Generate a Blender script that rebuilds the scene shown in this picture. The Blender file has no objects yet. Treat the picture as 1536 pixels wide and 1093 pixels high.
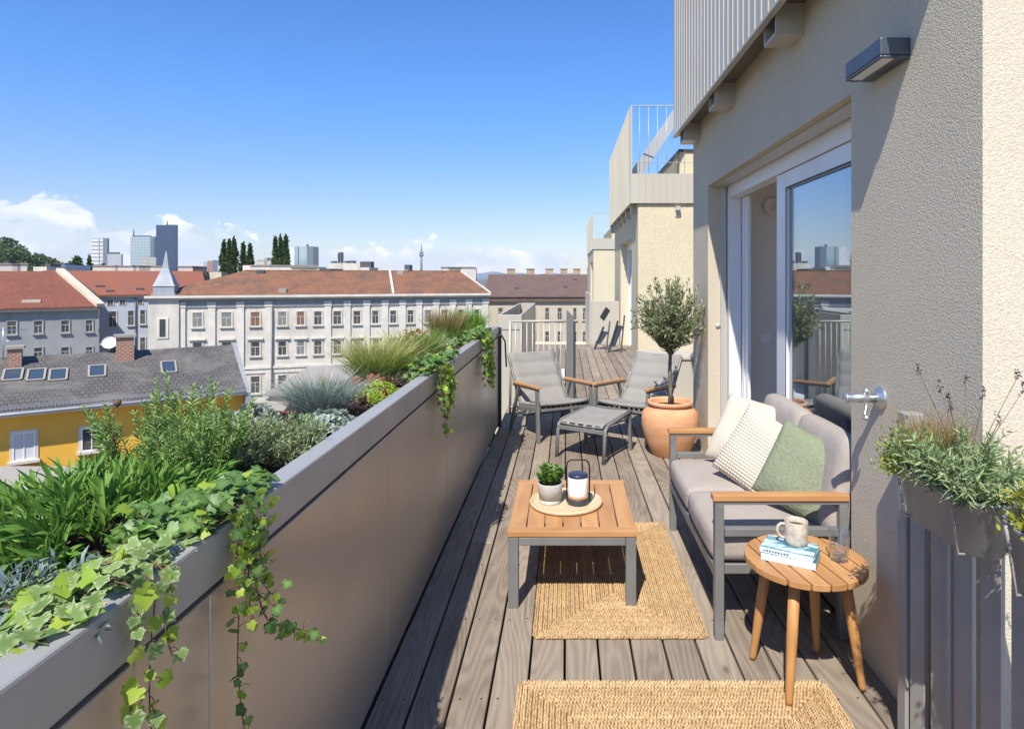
import bpy, math, random
import numpy as np
from mathutils import Vector, Matrix
R = math.radians
PI = math.pi
rng = np.random.default_rng(11)
random.seed(11)
S = bpy.context.scene
COL = S.collection
FPX, CX, CY, CAMZ = 950.0, 849.0, 415.0, 1.6       # focal length and principal point measured in the 1536 px photograph
SUN = Vector((.215, .76, -1.0)).normalized()         # direction the sunlight travels

def P(x, y, Y):                                     # photo measurement + distance -> metres
    return Vector(((x - CX) * Y / FPX, Y, CAMZ - (y - CY) * Y / FPX))

# ------------------------------------------------------------------ nodes / materials
def nd(nt, t, ins=None, **props):
    n = nt.nodes.new(t)
    for k, v in props.items():
        setattr(n, k, v)
    for k, v in (ins or {}).items():
        if isinstance(v, bpy.types.NodeSocket):
            nt.links.new(v, n.inputs[k])
        else:
            n.inputs[k].default_value = v
    return n
def c4(c):
    return (c[0], c[1], c[2], 1.0)
def mth(nt, op, a, b=None, c=None, clamp=False):
    ins = {0: a}
    if b is not None: ins[1] = b
    if c is not None: ins[2] = c
    return nd(nt, 'ShaderNodeMath', ins, operation=op, use_clamp=clamp).outputs[0]
def mixc(nt, f, a, b, mode='MIX'):
    n = nd(nt, 'ShaderNodeMix', data_type='RGBA', blend_type=mode)
    for idx, v in ((0, f), (6, a), (7, b)):
        if isinstance(v, bpy.types.NodeSocket): nt.links.new(v, n.inputs[idx])
        else: n.inputs[idx].default_value = v if idx == 0 else c4(v)
    return n.outputs[2]
def sstep(nt, v, lo, hi):
    return nd(nt, 'ShaderNodeMapRange', {0: v, 1: lo, 2: hi, 3: 0.0, 4: 1.0}, interpolation_type='SMOOTHSTEP').outputs[0]
def M(name):
    m = bpy.data.materials.new(name); m.use_nodes = True
    nt = m.node_tree
    b = nt.nodes['Principled BSDF']
    return m, nt, b
def objco(nt, scale=(1, 1, 1), loc=(0, 0, 0)):
    t = nd(nt, 'ShaderNodeTexCoord')
    mp = nd(nt, 'ShaderNodeMapping', {'Vector': t.outputs['Object'], 'Scale': scale, 'Location': loc})
    return mp.outputs[0]
def noise(nt, co, scale, detail=4, rough=.55, dist=0):
    return nd(nt, 'ShaderNodeTexNoise', {'Vector': co, 'Scale': scale, 'Detail': detail, 'Roughness': rough, 'Distortion': dist}).outputs[0]
def bump(nt, b, h, strength, dist):
    n = nd(nt, 'ShaderNodeBump', {'Height': h, 'Strength': strength, 'Distance': dist})
    nt.links.new(n.outputs[0], b.inputs['Normal'])
def surf(name, c1, c2=None, scale=3.0, rough=.6, metal=0.0, bmp=0.0, bscale=60.0, bdist=.004, stretch=(1, 1, 1), detail=5, spec=.5):
    m, nt, b = M(name)
    b.inputs['Roughness'].default_value = rough
    b.inputs['Metallic'].default_value = metal
    b.inputs['Specular IOR Level'].default_value = spec
    co = objco(nt, stretch)
    if c2:
        f = sstep(nt, noise(nt, co, scale, detail), .33, .67)
        nt.links.new(mixc(nt, f, c1, c2), b.inputs['Base Color'])
        rr = nd(nt, 'ShaderNodeMapRange', {0: f, 3: max(rough - .06, 0), 4: min(rough + .06, 1)}).outputs[0]
        nt.links.new(rr, b.inputs['Roughness'])
    else:
        b.inputs['Base Color'].default_value = c4(c1)
    if bmp:
        bump(nt, b, noise(nt, co, bscale, 3), bmp, bdist)
    return m

def stucco(name, c1, c2, gscale=150, st=1.0, gd=.006):
    m, nt, b = M(name)
    co = objco(nt)
    big = noise(nt, co, 1.3, 4)
    fine = nd(nt, 'ShaderNodeTexVoronoi', {'Vector': co, 'Scale': gscale}, feature='SMOOTH_F1').outputs[0]
    n2 = noise(nt, co, gscale * .45, 4, .65)
    h = mth(nt, 'ADD', mth(nt, 'MULTIPLY', fine, -.6), n2)
    col = mixc(nt, sstep(nt, big, .3, .7), c1, c2)
    col = mixc(nt, mth(nt, 'MULTIPLY', sstep(nt, n2, .62, .38), .35), col, [v * .6 for v in c1])
    nt.links.new(col, b.inputs['Base Color'])
    b.inputs['Roughness'].default_value = .95
    b.inputs['Specular IOR Level'].default_value = .11
    bump(nt, b, h, st, gd)
    return m

def foliage(name, c1, c2, tip=None, trans=.28, rough=.5, tipstart=.45):
    m, nt, b = M(name)
    a = nd(nt, 'ShaderNodeAttribute', attribute_name='rnd').outputs['Fac']
    col = mixc(nt, a, c1, c2)
    if tip:
        t = nd(nt, 'ShaderNodeAttribute', attribute_name='tt').outputs['Fac']
        col = mixc(nt, sstep(nt, t, tipstart, 1.0), col, tip)
    nt.links.new(col, b.inputs['Base Color'])
    b.inputs['Roughness'].default_value = rough
    b.inputs['Specular IOR Level'].default_value = .35
    tr = nd(nt, 'ShaderNodeBsdfTranslucent', {'Color': col})
    mx = nd(nt, 'ShaderNodeMixShader', {0: trans})
    nt.links.new(b.outputs[0], mx.inputs[1]); nt.links.new(tr.outputs[0], mx.inputs[2])
    nt.links.new(mx.outputs[0], nt.nodes['Material Output'].inputs['Surface'])
    return m

def woodmat(name, c1, c2, axis='X', rough=.5, ring=26, board=False, grain=90, dark=None):
    # iso-contours of a stretched noise give the cathedral grain of sawn timber
    m, nt, b = M(name)
    t = nd(nt, 'ShaderNodeTexCoord').outputs['Object']
    a = nd(nt, 'ShaderNodeAttribute', attribute_name='rnd').outputs['Fac']
    off = nd(nt, 'ShaderNodeCombineXYZ', {0: mth(nt, 'MULTIPLY', a, 37.0), 1: mth(nt, 'MULTIPLY', a, 91.0), 2: mth(nt, 'MULTIPLY', a, 13.0)}).outputs[0]
    t = nd(nt, 'ShaderNodeVectorMath', {0: t, 1: off}, operation='ADD').outputs[0]
    sc = {'X': (.13, 1, 1), 'Y': (1, .13, 1), 'Z': (1, 1, .13)}[axis]
    co = nd(nt, 'ShaderNodeMapping', {'Vector': t, 'Scale': sc}).outputs[0]
    sc2 = {'X': (.02, 1, 1), 'Y': (1, .02, 1), 'Z': (1, 1, .02)}[axis]
    co2 = nd(nt, 'ShaderNodeMapping', {'Vector': t, 'Scale': sc2}).outputs[0]
    lo = noise(nt, co, 5.5, 1.5, .4)
    rings = mth(nt, 'MULTIPLY_ADD', mth(nt, 'SINE', mth(nt, 'MULTIPLY', lo, ring * 6.283)), .5, .5)
    fib = noise(nt, co2, grain, 4, .7)
    blot = noise(nt, t, 2.2, 4, .6)
    f = mth(nt, 'ADD', mth(nt, 'MULTIPLY', rings, .23), mth(nt, 'MULTIPLY', fib, .55))
    f = mth(nt, 'ADD', f, mth(nt, 'MULTIPLY', mth(nt, 'SUBTRACT', blot, .5), .7))
    if board:
        f = mth(nt, 'ADD', f, mth(nt, 'MULTIPLY', mth(nt, 'SUBTRACT', a, .5), .36))
    col = mixc(nt, mth(nt, 'ADD', f, .05, clamp=True), c1, c2)
    if dark:                                        # knots and stains of the weathered boards
        kn = nd(nt, 'ShaderNodeTexVoronoi', {'Vector': nd(nt, 'ShaderNodeMapping', {'Vector': t, 'Scale': (1, .45, 1)}).outputs[0], 'Scale': 3.6, 'Randomness': 1.0}).outputs[0]
        col = mixc(nt, mth(nt, 'MULTIPLY', sstep(nt, kn, .075, .02), .75), col, dark)
        cr = noise(nt, co2, 30, 3, .6, .5)
        col = mixc(nt, mth(nt, 'MULTIPLY', sstep(nt, cr, .64, .75), .7), col, dark)
    nt.links.new(col, b.inputs['Base Color'])
    b.inputs['Roughness'].default_value = rough
    b.inputs['Specular IOR Level'].default_value = .3
    bump(nt, b, mth(nt, 'ADD', fib, mth(nt, 'MULTIPLY', rings, .4)), .35, .0015)
    return m

def tilemat(name, c1, c2, c3, cw=.3, ch=.34, moss=None, bmp=.8):
    m, nt, b = M(name)
    t = nd(nt, 'ShaderNodeTexCoord').outputs['Object']
    sp = nd(nt, 'ShaderNodeSeparateXYZ', {0: t})
    co = nd(nt, 'ShaderNodeCombineXYZ', {0: sp.outputs[0], 1: mth(nt, 'MULTIPLY', sp.outputs[2], 2.2), 2: 0.0}).outputs[0]
    br = nd(nt, 'ShaderNodeTexBrick', {'Vector': co, 'Color1': c4(c1), 'Color2': c4(c2), 'Mortar': c4([v * .45 for v in c1]), 'Scale': 1.0,
            'Mortar Size': .025, 'Brick Width': cw, 'Row Height': ch, 'Bias': 0.0})
    n1 = noise(nt, t, .45, 5, .65, .6)
    n2 = noise(nt, t, 2.2, 5, .7)
    col = mixc(nt, sstep(nt, n1, .4, .66), br.outputs[0], c3)
    col = mixc(nt, mth(nt, 'MULTIPLY', sstep(nt, n2, .45, .7), .55), col, moss or [v * .5 for v in c1])
    nt.links.new(col, b.inputs['Base Color'])
    b.inputs['Roughness'].default_value = .85
    bump(nt, b, br.outputs[1], bmp, -.05)
    return m

def gridmat(name, glass, line, w, h, mort=.06, rough=.3, var=.3, metal=0.0):
    m, nt, b = M(name)
    t = nd(nt, 'ShaderNodeTexCoord').outputs['Object']
    sp = nd(nt, 'ShaderNodeSeparateXYZ', {0: t})
    co = nd(nt, 'ShaderNodeCombineXYZ', {0: mth(nt, 'ADD', sp.outputs[0], sp.outputs[1]), 1: sp.outputs[2], 2: 0.0}).outputs[0]
    br = nd(nt, 'ShaderNodeTexBrick', {'Vector': co, 'Color1': c4(glass), 'Color2': c4([v * (1 - var) for v in glass]), 'Mortar': c4(line), 'Scale': 1.0,
            'Mortar Size': mort * min(w, h) * 2, 'Mortar Smooth': 0.0, 'Brick Width': w, 'Row Height': h}, offset=0.0)
    nt.links.new(br.outputs[0], b.inputs['Base Color'])
    b.inputs['Roughness'].default_value = rough
    b.inputs['Metallic'].default_value = metal
    return m

def glassmat(name, tint=(.8, .85, .85), ior=1.6, extra=0.0):
    m, nt, b = M(name)
    lw = nd(nt, 'ShaderNodeLayerWeight', {'Blend': .5}).outputs['Facing']; r0 = ((ior - 1) / (ior + 1)) ** 2
    fr = mth(nt, 'MULTIPLY_ADD', mth(nt, 'POWER', lw, 4.0), 1 - r0, r0)
    f = mth(nt, 'ADD', fr, extra, clamp=True)
    gl = nd(nt, 'ShaderNodeBsdfGlossy', {'Color': (.86, .94, 1, 1), 'Roughness': 0.0})
    tr = nd(nt, 'ShaderNodeBsdfTransparent', {'Color': c4(tint)})
    mx = nd(nt, 'ShaderNodeMixShader', {0: f})
    nt.links.new(tr.outputs[0], mx.inputs[1]); nt.links.new(gl.outputs[0], mx.inputs[2])
    nt.links.new(mx.outputs[0], nt.nodes['Material Output'].inputs['Surface'])
    return m

MAT = {}
def creased(m, wr=.007):
    nt = m.node_tree; b = nt.nodes['Principled BSDF']; co = objco(nt)
    n0 = b.inputs['Normal'].links[0].from_socket if b.inputs['Normal'].links else None
    h = mth(nt, 'ADD', noise(nt, co, 5.5, 2, .5, 1.2), mth(nt, 'MULTIPLY', noise(nt, co, 17, 3, .5, .8), .35))
    n = nd(nt, 'ShaderNodeBump', {'Height': h, 'Strength': .8, 'Distance': wr})
    if n0: nt.links.new(n0, n.inputs['Normal'])
    nt.links.new(n.outputs[0], b.inputs['Normal'])
def mats():
    g = MAT
    g['deck'] = woodmat('weathered_deck_wood', (.145, .112, .083), (.42, .345, .262), 'Y', .72, 20, True, 80, (.05, .038, .03))
    g['teak'] = woodmat('oiled_teak_along_y', (.36, .17, .065), (.60, .33, .135), 'Y', .42, 7, True, 120)
    g['teak_x'] = woodmat('oiled_teak_along_x', (.36, .17, .065), (.60, .33, .135), 'X', .42, 7, True, 120)
    g['teak_z'] = woodmat('oiled_teak_upright', (.38, .18, .06), (.60, .32, .115), 'Z', .42, 7, True, 120)
    g['stucco'] = stucco('cream_roughcast', (.655, .57, .43), (.60, .52, .39), 240, .8, .0042)
    g['stucco_far'] = stucco('cream_plaster', (.67, .585, .41), (.62, .54, .375), 60, .3, .004)
    g['steel'] = surf('planter_painted_steel', (.47, .43, .375), (.425, .39, .34), 1.1, .34, .5, .06, 25, .002)
    g['steel_rim'] = surf('planter_rim_steel', (.38, .368, .345), (.335, .325, .305), 1.5, .45, .15, .06, 30, .002)
    g['gap'] = surf('shadow_gap_steel', (.05, .06, .075), rough=.5)
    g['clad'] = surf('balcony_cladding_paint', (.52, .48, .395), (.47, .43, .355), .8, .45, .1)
    g['soffit_shade'] = surf('soffit_painted_shade', (.16, .145, .12), (.12, .11, .09), 2, .6)  # soffit colour darkened to carry the shade of the cavity
    g['frame'] = surf('grey_powder_coat', (.20, .20, .19), (.17, .17, .16), 8, .42, .1)
    g['dark_metal'] = surf('anthracite_powder_coat', (.055, .06, .07), (.045, .05, .06), 8, .4, .1)
    g['lampgrey'] = surf('lamp_slate_paint', (.085, .10, .125), (.07, .085, .11), 6, .38, .2)
    g['fence'] = surf('fence_grey_paint', (.31, .30, .275), (.275, .265, .245), 5, .55, .0, .08, 60, .001)
    g['zinc'] = surf('grey_plastic', (.21, .212, .208), (.185, .187, .184), 5, .42)
    g['galv'] = surf('galvanised_pipe', (.62, .63, .64), (.48, .5, .51), 30, .35, .85)
    g['white'] = surf('white_window_paint', (.80, .80, .79), (.76, .76, .75), 3, .35)
    g['alu'] = surf('pale_aluminium', (.55, .54, .50), rough=.4, metal=.3)
    g['black'] = surf('black_rubber', (.015, .015, .017), rough=.6)
    g['taupe'] = surf('taupe_cushion_fabric', (.385, .335, .29), (.355, .308, .268), 5, .95, 0, .5, 420, .0015, spec=.1)
    g['sling'] = surf('sling_mesh_fabric', (.29, .272, .245), (.26, .243, .22), 6, .9, 0, .4, 500, .001, spec=.1)
    g['cream'] = surf('cream_linen', (.62, .54, .43), (.56, .49, .39), 8, .95, 0, .5, 300, .002, spec=.1)
    g['terra'] = surf('terracotta', (.56, .265, .125), (.66, .36, .20), 4, .8, 0, .2, 70, .002, (1, 1, 3), spec=.2)
    g['concrete'] = surf('pale_concrete_pot', (.52, .50, .46), (.45, .43, .40), 20, .85, 0, .2, 150, .001)
    g['rattan'] = surf('woven_tray', (.66, .52, .33), (.56, .42, .25), 40, .7, 0, .6, 180, .002, (1, 1, 4))
    g['soil'] = surf('dark_soil', (.018, .012, .008), (.075, .045, .028), 35, .95, 0, 1.0, 45, .02)
    g['bark_chip'] = surf('bark_chip', (.20, .085, .035), (.36, .18, .08), 30, .9)
    g['bark'] = surf('grey_bark', (.20, .17, .13), (.11, .09, .07), 30, .9, 0, .8, 60, .006, (1, 1, .3))
    g['stem'] = surf('woody_stem', (.10, .055, .03), (.16, .10, .05), 20, .8)
    g['gstem'] = surf('green_stem', (.10, .16, .05), (.15, .19, .07), 20, .7)
    g['ceramic'] = surf('speckled_stoneware', (.56, .49, .40), (.40, .34, .27), 55, .45, detail=2)
    g['paper'] = surf('book_paper', (.78, .75, .68), (.70, .67, .60), 60, .9, stretch=(.2, .2, 20))
    g['slatdark'] = surf('lamp_lens', (.78, .78, .76), rough=.35)
    g['navy'] = surf('navy_lid', (.03, .035, .075), rough=.35)
    g['frost'] = surf('frosted_glass', (.82, .80, .80), rough=.45)
    g['interior'] = surf('interior_wall_paint', (.72, .66, .61), (.69, .63, .58), 1, .85)
    g['intfloor'] = surf('interior_floor', (.30, .20, .12), (.24, .16, .10), 3, .5)
    g['curtain'] = surf('sheer_curtain', (.52, .52, .50), rough=.9)
    g['glass'] = glassmat('window_glass', (.62, .66, .68), 1.9, .25)
    g['tumbler'] = glassmat('tumbler_glass', (.985, .992, .992), 1.5, .035)
    # knitted pillow: rows of bobbles
    m, nt, b = M('bobble_knit')
    t = nd(nt, 'ShaderNodeTexCoord').outputs['Object']
    sp = nd(nt, 'ShaderNodeSeparateXYZ', {0: t})
    k = 2 * PI / .021
    hh = mth(nt, 'MULTIPLY', mth(nt, 'ABSOLUTE', mth(nt, 'SINE', mth(nt, 'MULTIPLY', sp.outputs[0], k / 2))), mth(nt, 'ABSOLUTE', mth(nt, 'SINE', mth(nt, 'MULTIPLY', sp.outputs[1], k / 2 * 1.2))))
    nt.links.new(mixc(nt, sstep(nt, hh, .05, .45), (.60, .51, .38), (.72, .63, .49)), b.inputs['Base Color'])
    b.inputs['Roughness'].default_value = .95
    bump(nt, b, hh, 1.0, .006); g['knit'] = m
    m, nt, b = M('sage_quilted')
    t = nd(nt, 'ShaderNodeTexCoord').outputs['Object']
    v = nd(nt, 'ShaderNodeTexVoronoi', {'Vector': t, 'Scale': 75.0}, feature='SMOOTH_F1').outputs[0]
    nt.links.new(mixc(nt, v, (.19, .215, .125), (.255, .28, .18)), b.inputs['Base Color'])
    b.inputs['Roughness'].default_value = .95
    bump(nt, b, v, .8, -.004); g['sage'] = m
    # jute
    m, nt, b = M('braided_jute')
    a = nd(nt, 'ShaderNodeAttribute', attribute_name='rnd').outputs['Fac']
    t = nd(nt, 'ShaderNodeTexCoord').outputs['Object']
    n1 = noise(nt, t, 9, 4, .7)
    f = mth(nt, 'ADD', mth(nt, 'MULTIPLY', a, .7), mth(nt, 'MULTIPLY', mth(nt, 'SUBTRACT', n1, .35), .7), clamp=True)
    nt.links.new(mixc(nt, f, (.34, .215, .10), (.66, .475, .26)), b.inputs['Base Color'])
    b.inputs['Roughness'].default_value = .9; b.inputs['Specular IOR Level'].default_value = .11
    bump(nt, b, noise(nt, t, 400, 3), .6, .002); g['jute'] = m
    g['jute_base'] = surf('jute_backing', (.24, .14, .06), (.34, .21, .09), 60, .95)
    # book cover
    m, nt, b = M('book_cover_sea')
    t = nd(nt, 'ShaderNodeTexCoord').outputs['Object']
    w = noise(nt, nd(nt, 'ShaderNodeMapping', {'Vector': t, 'Scale': (6, 22, 6)}).outputs[0], 1.0, 5, .6, .8)
    col = mixc(nt, sstep(nt, w, .42, .56), (.055, .22, .27), (.55, .70, .74))
    nt.links.new(col, b.inputs['Base Color']); b.inputs['Roughness'].default_value = .35; g['cover'] = m
    g['cover2'] = surf('book_cover_pale', (.68, .72, .72), (.58, .65, .67), 14, .4)
    g['spine'] = surf('book_spine_dark', (.03, .10, .13), (.05, .15, .18), 20, .4)
    # city
    g['wh'] = surf('white_render', (.63, .575, .49), (.50, .455, .385), .35, .85, 0, .3, 4, .02, detail=8)
    g['whtrim'] = surf('white_trim', (.67, .62, .535), (.58, .535, .46), .6, .8)
    g['frieze'] = surf('grey_and_eave_shade', (.30, .30, .30), (.25, .25, .25), 1, .8)  # on the frieze this grey stands for shade under the eaves
    g['greyw'] = surf('grey_render', (.335, .335, .32), (.29, .29, .28), .3, .9, detail=8)
    g['bluew'] = surf('pale_blue_render', (.46, .50, .55), (.42, .455, .50), .3, .9)
    g['yellow'] = surf('yellow_render', (.80, .45, .06), (.74, .41, .055), .5, .85, 0, .2, 10, .01)
    g['beige'] = surf('beige_render', (.50, .43, .325), (.45, .385, .29), .4, .85)
    g['cream_wall'] = surf('cream_firewall', (.60, .53, .40), (.52, .45, .34), .7, .85)
    g['tile_red'] = tilemat('red_roof_tiles', (.235, .075, .042), (.31, .105, .055), (.19, .068, .042))
    g['tile_orange'] = tilemat('orange_roof_tiles', (.36, .12, .055), (.31, .10, .05), (.24, .095, .06))
    g['tile_rust'] = tilemat('mottled_rust_tiles', (.31, .135, .066), (.24, .10, .052), (.135, .08, .05), moss=(.36, .16, .075))
    g['tile_brown'] = tilemat('brown_roof_tiles', (.165, .10, .075), (.145, .09, .07), (.15, .10, .08), bmp=.3)
    g['tile_slate'] = tilemat('weathered_slate', (.095, .086, .08), (.12, .11, .10), (.16, .145, .125), .28, .30, (.075, .068, .062), .35)
    m, nt, b = M('chimney_brick')
    t = nd(nt, 'ShaderNodeTexCoord').outputs['Object']
    sp = nd(nt, 'ShaderNodeSeparateXYZ', {0: t})
    co = nd(nt, 'ShaderNodeCombineXYZ', {0: mth(nt, 'ADD', sp.outputs[0], sp.outputs[1]), 1: sp.outputs[2], 2: 0.0}).outputs[0]
    br = nd(nt, 'ShaderNodeTexBrick', {'Vector': co, 'Color1': (.36, .13, .07, 1), 'Color2': (.24, .09, .05, 1), 'Mortar': (.40, .33, .26, 1), 'Scale': 1.0, 'Mortar Size': .02, 'Brick Width': .3, 'Row Height': .12})
    nt.links.new(br.outputs[0], b.inputs['Base Color']); b.inputs['Roughness'].default_value = .9; g['brick'] = m
    g['cap'] = surf('chimney_cap', (.32, .29, .25), rough=.9)
    g['stack'] = surf('rendered_stack', (.42, .33, .25), (.34, .24, .17), 1, .9)
    g['paneglass'] = surf('far_window_pane', (.05, .055, .055), (.10, .10, .09), .8, .12)
    g['paneblind'] = surf('brown_blind', (.19, .10, .055), (.22, .12, .07), 2, .5)
    g['panecurt'] = surf('pale_blind', (.24, .235, .205), (.16, .155, .14), 2, .5)
    g['skyl'] = surf('skylight_pane', (.045, .07, .10), rough=.08)
    g['zincroof'] = surf('zinc_sheet', (.34, .355, .375), (.29, .305, .325), .8, .6, .05)
    g['shutter'] = surf('white_roller_shutter', (.62, .61, .60), (.58, .57, .56), 1, .6, 0, .4, 9, .02, (.01, .01, 1))
    g['twr_dark'] = gridmat('dark_blue_curtain_wall', (.028, .062, .14), (.02, .04, .085), 4.0, 3.6, .10, .2, .25)
    g['twr_glass'] = gridmat('green_glass_curtain_wall', (.20, .30, .33), (.40, .46, .47), 3.6, 7.2, .12, .2, .3)
    g['twr_band'] = gridmat('white_banded_facade', (.62, .61, .58), (.16, .17, .18), 400, 9, .07, .6, .08)
    g['twr_pale'] = gridmat('pale_office_facade', (.50, .50, .49), (.30, .31, .32), 3, 4, .10, .5, .15)
    g['twr_grey'] = gridmat('grey_green_facade', (.215, .28, .295), (.19, .25, .27), 5, 3.5, .06, .65, .12)
    g['twr_side'] = gridmat('dark_side_glazing', (.05, .075, .12), (.16, .20, .24), 5, 3.5, .15, .2, .3)
    g['twr_beige'] = gridmat('beige_banded_facade', (.46, .43, .37), (.26, .25, .22), 400, 3.2, .12, .6, .1)
    g['twr_red'] = gridmat('red_panel_facade', (.42, .20, .16), (.30, .15, .13), 6, 3, .1, .6, .2)
    g['darkbits'] = surf('dark_plant_room', (.07, .07, .075), rough=.7)
    g['mast'] = surf('mast_concrete', (.23, .26, .31), (.19, .22, .27), .2, .7)
    g['ground'] = surf('city_ground', (.14, .135, .125), (.09, .11, .06), .03, .95, detail=9)
    g['asphalt'] = surf('asphalt', (.05, .05, .05), (.065, .064, .062), 4, .9)
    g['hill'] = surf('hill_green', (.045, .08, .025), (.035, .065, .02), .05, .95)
    g['hill_hazed'] = surf('distant_hill_haze_blue', (.12, .17, .22), (.14, .19, .24), .002, 1.0)  # blue of the far haze put into the hill colour
    g['slab'] = surf('pale_roof_slab', (.62, .61, .59), (.55, .54, .52), 2, .85)
    # leaves
    g['lf_herb'] = foliage('lance_leaf_green', (.09, .21, .03), (.24, .41, .08), trans=.3)
    g['lf_ros'] = foliage('rosemary_green', (.11, .22, .045), (.28, .42, .10), (.40, .50, .16), trans=.2)
    g['lf_lav'] = foliage('lavender_green', (.17, .24, .10), (.33, .40, .20), trans=.2)
    g['lf_blue'] = foliage('blue_grey_leaf', (.10, .15, .14), (.22, .28, .25), trans=.15)
    g['lf_fes'] = foliage('blue_fescue', (.17, .23, .20), (.36, .43, .38), (.45, .42, .32), trans=.2, tipstart=.75)
    g['lf_gold'] = foliage('golden_grass', (.20, .30, .05), (.40, .46, .11), (.62, .54, .22), trans=.35, tipstart=.4)
    g['lf_grass'] = foliage('green_grass', (.07, .17, .025), (.17, .30, .05), (.28, .34, .09), trans=.3)
    g['lf_redgrass'] = foliage('reddish_grass', (.11, .15, .035), (.24, .28, .08), (.36, .25, .11), trans=.3, tipstart=.3)
    g['lf_bronze'] = foliage('bronze_sedge', (.18, .21, .05), (.34, .31, .08), (.40, .24, .09), trans=.3, tipstart=.35)
    g['lf_lime'] = foliage('lime_sedum', (.25, .36, .03), (.46, .55, .07), trans=.25)
    g['lf_bright'] = foliage('bright_green_leaf', (.13, .27, .03), (.26, .42, .06), trans=.3)
    g['lf_bronzeleaf'] = foliage('bronze_heuchera', (.16, .055, .022), (.38, .16, .06), trans=.25)
    g['lf_purple'] = foliage('dark_purple_leaf', (.05, .035, .03), (.14, .12, .075), trans=.1)
    g['lf_silver'] = foliage('silver_rosette', (.27, .33, .26), (.45, .50, .42), trans=.1, rough=.7)
    g['lf_ivy'] = foliage('ivy_green', (.12, .22, .06), (.24, .36, .10), (.07, .17, .03), trans=.3, rough=.4, tipstart=.1)
    g['lf_ivypale'] = foliage('variegated_ivy', (.13, .22, .05), (.24, .34, .10), (.44, .50, .25), trans=.3, rough=.6, tipstart=.35)
    g['lf_ivynew'] = foliage('young_ivy', (.22, .36, .03), (.42, .52, .07), trans=.35)
    g['lf_olive'] = foliage('olive_leaf', (.10, .14, .045), (.38, .41, .21), trans=.15)
    g['lf_pot'] = foliage('pot_herb_leaf', (.07, .17, .02), (.20, .36, .06), trans=.3)
    g['lf_thyme'] = foliage('thyme_leaf', (.16, .24, .04), (.38, .42, .09), trans=.25)
    g['lf_sage'] = foliage('silver_lavender_leaf', (.16, .24, .09), (.36, .43, .21), trans=.15)
    g['lf_yellow'] = foliage('yellow_green_leaf', (.24, .27, .03), (.46, .44, .08), trans=.3)
    g['flower'] = foliage('dried_lavender_bud', (.065, .045, .06), (.13, .09, .11), trans=.1)
    g['lf_poplar'] = foliage('poplar_leaf', (.035, .07, .018), (.10, .155, .045), trans=.15)
    g['lf_wood'] = foliage('wood_leaf', (.045, .085, .02), (.12, .18, .05), trans=.15)
def wear(name, c, scale, lo, hi, amt, stretch=(1, 1, .12)):
    m = MAT[name]; nt = m.node_tree; b = nt.nodes['Principled BSDF']; l = b.inputs['Base Color'].links
    f = mth(nt, 'MULTIPLY', sstep(nt, noise(nt, objco(nt, stretch, (3.1, 1.7, 5.3)), scale, 6, .62, .3), lo, hi), amt)
    src = l[0].from_socket if l else tuple(b.inputs['Base Color'].default_value)[:3]
    nt.links.new(mixc(nt, f, src, c), b.inputs['Base Color'])
mats()
for k_ in ('taupe', 'cream', 'sage'): creased(MAT[k_])
wear('wh', (.40, .375, .33), .9, .48, .72, .55); wear('whtrim', (.42, .39, .34), 1.2, .5, .75, .45)
wear('greyw', (.17, .17, .165), .7, .5, .75, .5); wear('yellow', (.58, .32, .06), .6, .5, .75, .25); wear('beige', (.36, .31, .24), .6, .5, .75, .4)
wear('steel', (.33, .295, .25), 5, .50, .78, .2, (1, 1, .06)); wear('steel_rim', (.27, .26, .245), 22, .56, .74, .4, (1, .5, 1))
wear('stucco', (.54, .47, .35), 2.2, .52, .80, .3, (1, 1, .10)); wear('fence', (.17, .165, .155), 9, .55, .8, .4, (1, 1, .08))
wear('clad', (.38, .35, .29), 4, .55, .8, .3, (1, 1, .05)); wear('terra', (.70, .50, .36), 7, .55, .75, .4, (1, 1, .6))
wear('jute', (.30, .19, .09), 5, .55, .75, .35, (1, 1, 1)); wear('teak_x', (.30, .15, .07), 9, .6, .8, .3, (.2, 1, 1)); wear('teak', (.30, .15, .07), 9, .6, .8, .3, (1, .2, 1))

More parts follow.
